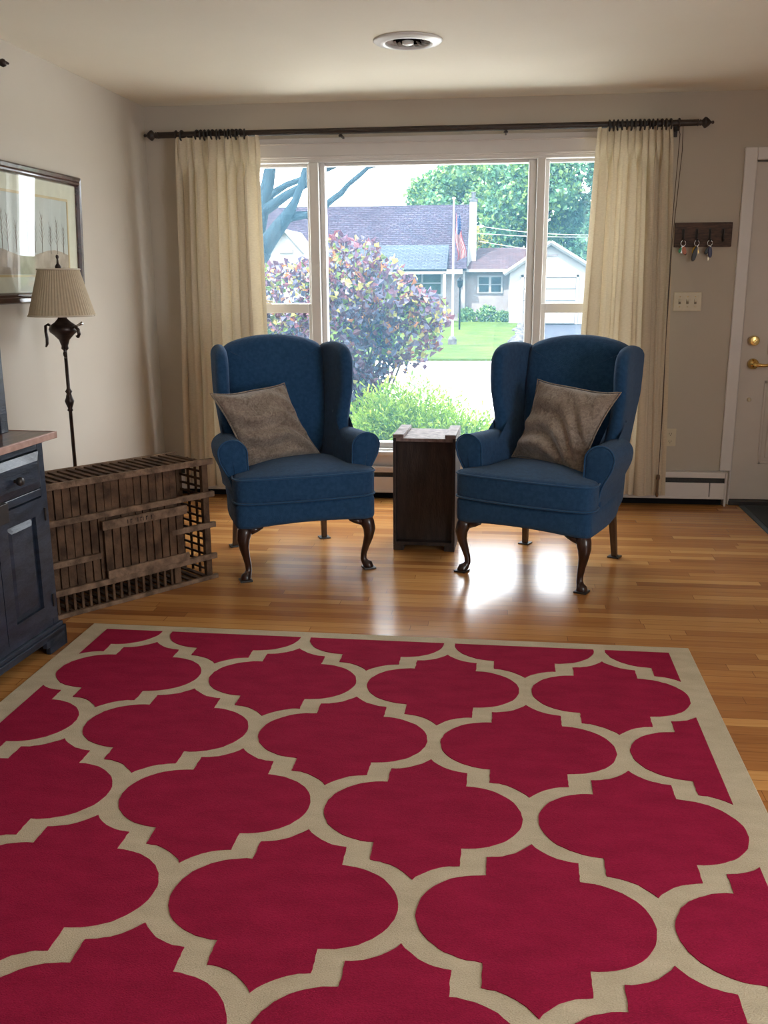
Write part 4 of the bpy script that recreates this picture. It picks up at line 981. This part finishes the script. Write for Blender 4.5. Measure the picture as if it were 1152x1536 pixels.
bm = bmesh.new(); box(bm, .95, 1.05, 41.9, 42, G, 1.46); box(bm, 3.26, 3.36, 41.9, 42, G, 1.46); box(bm, .95, 3.36, 41.9, 42, 1.36, 1.46); hp('door_casing', bm, M['siding'], ga)
hp('gable_vent', B(1.85, 2.45, 41.96, 42, 2.22, 2.30), M['wallgrey'], ga)

# flagpole, flag, lamp post
fp = thing('flagpole', (-1.34, 28.6, G), 'thin white flagpole standing on the lawn across the street', 'flagpole')
bm = bmesh.new(); tube(bm, [(0, 0, 0), (0, 0, 4.15)], [.035, .022], 10); obj('pole', bm, M['whitepole'], fp)
bm = bmesh.new(); lathe(bm, [(.001, -.05), (.04, -.03), (.05, 0), (.04, .03), (.001, .05)], (0, 0, 4.18), 12); obj('ball_top', bm, M['brass'], fp)
bm = bmesh.new(); lathe(bm, [(.13, 0), (.13, .2), (.08, .28), (.04, .3)], seg=16); obj('base_collar', bm, M['stone'], fp)
def flag():
    t = thing('flag', (-1.30, 28.6, G), 'american flag hanging limp in folds from the white flagpole', 'flag')
    bm = bmesh.new(); nu, nv = 26, 60; g = []
    # hoist edge runs down the pole, the fly end droops: u across the 13 stripes, v from hoist to fly
    for i in range(nu+1):
        u = i/nu; row = []
        for j in range(nv+1):
            v = j/nv
            x = .02+.04*v+.25*u*(.45+.55*v)+.05*math.sin(v*8+1)*v
            y = .07*math.sin(u*8+v*6)*(.3+.7*v)
            z = 3.80-1.34*v-.16*math.sin(u*PI)*(1-v)+.10*u*v
            row.append(bm.verts.new((x, y, z)))
        g.append(row)
    for i in range(nu):
        for j in range(nv):
            f = bm.faces.new((g[i][j], g[i+1][j], g[i+1][j+1], g[i][j+1])); st_ = (i*13//nu)
            if j < nv*.40 and st_ >= 4:
                f.material_index = 2
                if (i % 3 == 1) and (j % 4 == (2 if i % 2 else 0)): f.material_index = 1
            else: f.material_index = 0 if st_ % 2 == 0 else 1
    o = obj('cloth', bm, [M['red'], M['white'], M['fblue']], t, smooth=True); s_ = o.modifiers.new('s', 'SOLIDIFY'); s_.thickness = .006
flag()
lp_ = thing('lamp_post', (-1.45, 36.6, G+.05), 'black iron lamp post on the lawn in front of the small window', 'lamp post')
bm = bmesh.new(); tube(bm, [(0, 0, -.05), (0, 0, 1.55)], .035, 10); obj('post', bm, M['iron'], lp_)
bm = bmesh.new(); lathe(bm, [(.05, 1.55), (.09, 1.60), (.11, 1.78), (.13, 1.80), (.06, 1.88), (.02, 1.93), (.001, 1.96)], seg=6); obj('lantern', bm, M['iron'], lp_)

# leaves
def leafcloud(bm, centers, n, size, mats, rnd, asp=.75, up=.0, shell=.55, fold=.25):
    """centers: (x, y, z, rx, ry, rz) ellipsoid clumps; each leaf is a folded pointed blade"""
    tot = sum(c[3]*c[5] for c in centers)
    for c in centers:
        for _ in range(int(n*c[3]*c[5]/tot)):
            while True:
                d = Vector((rnd.uniform(-1, 1), rnd.uniform(-1, 1), rnd.uniform(-1, 1)))
                if .1 < d.length < 1: break
            d = d.normalized()*(shell+(1-shell)*rnd.random()**.6)
            p = Vector((c[0]+d.x*c[3], c[1]+d.y*c[4], c[2]+d.z*c[5]))
            s = size*rnd.uniform(.6, 1.25)
            ax = Vector((rnd.uniform(-1, 1), rnd.uniform(-1, 1), rnd.uniform(-1, 1)+up)).normalized(); sd_ = ax.cross(Vector((rnd.uniform(-1, 1), rnd.uniform(-1, 1), rnd.uniform(-1, 1)))).normalized(); nn = ax.cross(sd_)
            a = bm.verts.new(p); e = bm.verts.new(p+ax*s); m1 = bm.verts.new(p+ax*s*.45+sd_*s*asp*.5+nn*s*fold); m2 = bm.verts.new(p+ax*s*.45-sd_*s*asp*.5+nn*s*fold); 
            k = mats[int(rnd.random()*len(mats))]
            for f in ((a, m1, e), (a, e, m2)): fc = bm.faces.new(f); fc.material_index = k
def bark_branches(bm, base, tips, r0, rnd, bend=.15, seg=7):
    for tp, r in tips:
        b0 = Vector(base); e = Vector(tp); mid = b0.lerp(e, .5)+Vector((rnd.uniform(-bend, bend), rnd.uniform(-bend, bend), rnd.uniform(-bend*.4, bend)))
        tube(bm, [b0, b0.lerp(mid, .5)*1.0, mid, mid.lerp(e, .5), e], [r, r*.8, r*.6, r*.45, r*.15], seg)
rnd = random.Random(9)
# redbud shrub outside the window
sh = thing('redbud_shrub', (-1.15, 7.75, G), 'purple and orange leaved shrub filling the window behind the left chair', 'shrub')
def rel(bm, o): 
    for v in bm.verts: v.co -= o.location
bm = bmesh.new()
clumps = [(-1.28, 7.75, .85, .52, .40, .50), (-1.02, 7.7, 1.22, .42, .36, .36), (-.78, 7.75, 1.0, .36, .30, .34), (-.62, 7.75, 1.12, .24, .22, .20), (-1.45, 7.8, 1.40, .22, .22, .20), (-1.10, 7.75, 1.55, .20, .2, .16), (-1.75, 7.9, 1.18, .36, .3, .36), (-1.35, 7.7, .45, .34, .3, .30), (-1.36, 7.4, .28, .26, .2, .30), (-1.12, 7.5, .55, .22, .2, .24), (-1.30, 7.8, 1.62, .10, .1, .12), (-2.05, 7.9, 1.1, .3, .3, .4)]
matsl = [M['lp'], M['lm'], M['lo'], M['ly'], M['lg'], M['lr'], M['lb']]
low = [0]*10+[1]*5+[6]*6+[4]*2+[3]; hi = [0]*8+[1]*6+[2]*2+[3]*3+[4]*3+[6]*6
leafcloud(bm, [c for c in clumps if c[2] < 1.0], 3600, .064, low, rnd); leafcloud(bm, [c for c in clumps if c[2] >= 1.0], 3900, .064, hi, rnd, up=.3)
rel(bm, sh); o = obj('foliage', bm, matsl, sh); o['kind'] = 'stuff'
bm = bmesh.new(); tips = [((c[0]+rnd.uniform(-.2, .2), c[1]+rnd.uniform(-.1, .1), c[2]+rnd.uniform(.0, .3)), .014) for c in clumps for _ in range(3)]
bark_branches(bm, (-1.12, 7.8, -.1), tips, .02, rnd, .12); tube(bm, [(-1.12, 7.8, G), (-1.10, 7.8, -.3), (-1.12, 7.8, 0)], [.035, .03, .025], 8)
for x, y, z in ((-1.36, 7.75, 1.72), (-1.06, 7.75, 1.70), (-.95, 7.75, 1.5)): tube(bm, [(-1.15, 7.78, .9), ((x-1.15)/2, 7.76, 1.3), (x, y, z)], [.008, .006, .002], 5)
rel(bm, sh); obj('branches', bm, M['stem'], sh, smooth=True)
# feathery green bush
bu = thing('cypress_bush', (-.62, 7.15, G), 'bright green feathery evergreen bush below the window behind the crate table', 'bush')
bm = bmesh.new(); cl = [(-.86, 7.2, .10, .32, .3, .42), (-.60, 7.2, .12, .40, .34, .48), (-.28, 7.2, .02, .34, .3, .36), (-.02, 7.15, -.1, .28, .26, .30), (-.7, 7.1, -.25, .7, .35, .35)]
for c in cl:
    for _ in range(int(1700*c[3]/.4)):
        d = Vector((rnd.gauss(0, 1), rnd.gauss(0, 1), abs(rnd.gauss(0, 1))*.9-.15)).normalized()*(.42+.6*rnd.random()); p = Vector((c[0]+d.x*c[3], c[1]+d.y*c[4], c[2]+d.z*c[5]))
        ax = (d+Vector((rnd.uniform(-.6, .6), rnd.uniform(-.6, .6), rnd.uniform(.0, .6)))).normalized(); s = rnd.uniform(.07, .15); k = rnd.choice((0, 0, 1, 2))
        for q in range(4):
            b0 = p+ax*s*q*.25; sd_ = ax.cross(Vector((rnd.uniform(-1, 1), rnd.uniform(-1, 1), rnd.uniform(-1, 1)))).normalized()
            a = bm.verts.new(b0); b_ = bm.verts.new(b0+ax*s*.35+sd_*s*.30); c_ = bm.verts.new(b0+ax*s*.42+sd_*s*.20); fc = bm.faces.new((a, b_, c_)); fc.material_index = k
rel(bm, bu); o = obj('foliage', bm, [M['bg1'], M['bg2'], M['bg3']], bu); o['kind'] = 'stuff'
bm = bmesh.new(); bark_branches(bm, (-.6, 7.2, G), [((c[0], c[1], c[2]+.2), .015) for c in cl[:4]], .02, rnd, .08); rel(bm, bu); obj('branches', bm, M['stem'], bu)

# yard tree on the left: limbs cross the left sash and the top of the picture pane
yt = thing('yard_tree', (-3.1, 11, G), 'large bare limbed yard tree whose grey branches cross the left panes', 'tree')
bm = bmesh.new()
tube(bm, [(-3.2, 11, G), (-3.12, 11, .3), (-2.98, 11, 1.0), (-2.85, 11, 1.5), (-2.70, 11, 1.72)], [.26, .20, .17, .14, .115], 14)
tube(bm, [(-2.78, 11, 1.62), (-2.60, 10.98, 1.84), (-2.48, 10.95, 1.98), (-2.38, 10.9, 2.08), (-2.28, 10.9, 2.24), (-2.2, 10.85, 2.4), (-2.1, 10.8, 2.7)], [.12, .095, .085, .07, .045, .04, .03], 12)
tube(bm, [(-2.40, 10.92, 2.06), (-2.28, 10.95, 2.085), (-2.12, 11, 2.10), (-1.98, 11, 2.18), (-1.86, 11, 2.27), (-1.78, 11, 2.32), (-1.70, 11, 2.41), (-1.58, 11, 2.50), (-1.47, 11, 2.59), (-1.25, 11, 2.64), (-.95, 11, 2.68)], [.06, .05, .042, .04, .036, .036, .028, .028, .024, .016, .008], 10)
tube(bm, [(-2.80, 11.05, 1.45), (-2.78, 11.1, 1.9), (-2.70, 11.1, 2.15), (-2.58, 11.1, 2.22), (-2.42, 11.1, 2.32), (-2.2, 11.1, 2.43), (-1.98, 11.1, 2.58), (-1.7, 11.1, 2.68)], [.12, .09, .07, .058, .05, .04, .032, .02], 10)
tube(bm, [(-2.78, 11.1, 1.85), (-2.70, 11.15, 2.25), (-2.62, 11.2, 2.34), (-2.44, 11.2, 2.44), (-2.2, 11.2, 2.52), (-1.9, 11.2, 2.7)], [.08, .06, .045, .036, .03, .02], 10)
tube(bm, [(-2.80, 11.1, 1.9), (-2.72, 11.15, 2.2), (-2.66, 11.2, 2.45), (-2.60, 11.2, 2.75), (-2.4, 11.2, 3.4), (-2.2, 11.3, 4.2)], [.10, .085, .075, .06, .04, .02], 10)
rel(bm, yt); obj('limbs', bm, M['bark'], yt, smooth=True)
bm = bmesh.new(); leafcloud(bm, [(-2.6, 11.5, 4.6, 2.2, 1.8, .8), (-1.2, 11.3, 4.2, 1.4, 1.2, .7)], 1800, .12, [0, 1], rnd); rel(bm, yt); o = obj('foliage', bm, [M['tg2'], M['tg1']], yt); o['kind'] = 'stuff'

# trees behind the houses
def big_tree(x, y, zc, rx, rz, label, mats, seed, n=9000):
    rr = random.Random(seed); t = thing('leafy_tree', (x, y, G), label, 'tree', 0, 'trees behind the houses'); bm = bmesh.new()
    cl = []
    for k in range(16):
        a = rr.uniform(0, 2*PI); e = rr.uniform(-.9, 1.2); R_ = rr.uniform(.35, .8)
        cl.append((x+rx*R_*math.cos(a)*math.cos(e), y+rx*R_*.8*math.sin(a)*math.cos(e), zc+rz*R_*math.sin(e), rx*rr.uniform(.3, .45), rx*.35, rz*rr.uniform(.28, .42)))
    leafcloud(bm, cl, n, .30, [0, 1, 2], rr, asp=.9, shell=.7)
    for v in bm.verts: v.co -= Vector((x, y, G))
    o = obj('foliage', bm, mats, t); o['kind'] = 'stuff'
    bm = bmesh.new(); tube(bm, [(0, 0, 0), (.1, 0, zc*.4-G), (0, 0, zc-G)], [rx*.09, rx*.06, rx*.03], 10)
    for c in cl[:9]: tube(bm, [(0, 0, zc*.45-G), ((c[0]-x)*.5, (c[1]-y)*.5, (c[2]-G)*.8), (c[0]-x, c[1]-y, c[2]-G)], [rx*.03, rx*.02, rx*.006], 6)
    obj('trunk', bm, M['bark'], t)
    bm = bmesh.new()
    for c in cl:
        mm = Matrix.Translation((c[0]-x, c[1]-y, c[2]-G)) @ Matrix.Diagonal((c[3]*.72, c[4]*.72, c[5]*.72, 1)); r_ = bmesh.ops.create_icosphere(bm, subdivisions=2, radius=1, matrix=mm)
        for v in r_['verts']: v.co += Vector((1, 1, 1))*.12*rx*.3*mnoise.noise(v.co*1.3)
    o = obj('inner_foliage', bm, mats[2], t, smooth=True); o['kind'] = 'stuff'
tm = [M['tg1'], M['tg2'], M['tg3']]
big_tree(-2.4, 60, 5.6, 3.4, 3.2, 'light green tree rising behind the house roof near the chimney', [M['tg2'], M['tg2'], M['tg1']], 1)
big_tree(1.6, 57, 5.2, 3.6, 3.8, 'broad green tree behind the breezeway and garage roofs', tm, 2, 11000)
big_tree(6.4, 56, 4.8, 3.8, 4.2, 'dark green tree behind the garage seen through the right sash', [M['tg3'], M['tg1'], M['tg3']], 3, 10000)
big_tree(1.2, 66, 8.5, 4.5, 3.6, 'tall pale green crown above the breezeway, farthest of the trees', [M['tg2'], M['tg1'], M['tg2']], 4, 9000)
big_tree(-1.0, 56, 2.6, 1.6, 1.8, 'low yellow green tree just right of the chimney', [M['ly'], M['tg2'], M['tg1']], 5, 4000)
for k, (x, y, s) in enumerate(((-1.38, 43.2, .38), (-.5, 43.3, .44), (.22, 43.0, .30))):
    t = thing('foundation_shrub', (x, y, G), ('green shrub by the corner of the house, leftmost of three', 'rounded green shrub under the small window, middle of three', 'green shrub beside the garage corner, rightmost of three')[k], 'shrub', 0, 'shrubs along the breezeway wall')
    bm = bmesh.new(); leafcloud(bm, [(0, 0, s*.7, s*1.05, s*.8, s)], 900, .13, [0, 1], rnd); o = obj('foliage', bm, [M['hg'], M['tg2']], t); o['kind'] = 'stuff'
    bm = bmesh.new(); bark_branches(bm, (0, 0, 0), [((.3*s*math.cos(a), .3*s*math.sin(a), s), .02) for a in (0, 2, 4)], .02, rnd, .05); obj('branches', bm, M['stem'], t)

# overhead wires
wires = [((-9, 40, 8.3), (9, 36, 6.7), .15, 'thin overhead wire crossing highest over the trees'), ((-1.2, 45.5, 3.7), (9, 38, 3.3), .45, 'overhead wire sagging from the chimney to the right'), ((-1.2, 45.5, 3.35), (9, 38, 3.1), .25, 'overhead wire below the sagging one beside the chimney'), ((-1.0, 45.5, 3.0), (3.2, 47, 2.55), .1, 'short overhead wire just above the breezeway roof')]
for a, b_, sag, lb in wires:
    bm = bmesh.new(); a, b_ = Vector(a), Vector(b_); tube(bm, [a.lerp(b_, k/20)-Vector((0, 0, sag*4*(k/20)*(1-k/20))) for k in range(21)], .011, 5)
    tag(obj('overhead_wire', bm, M['whitepole']), lb, 'wire')
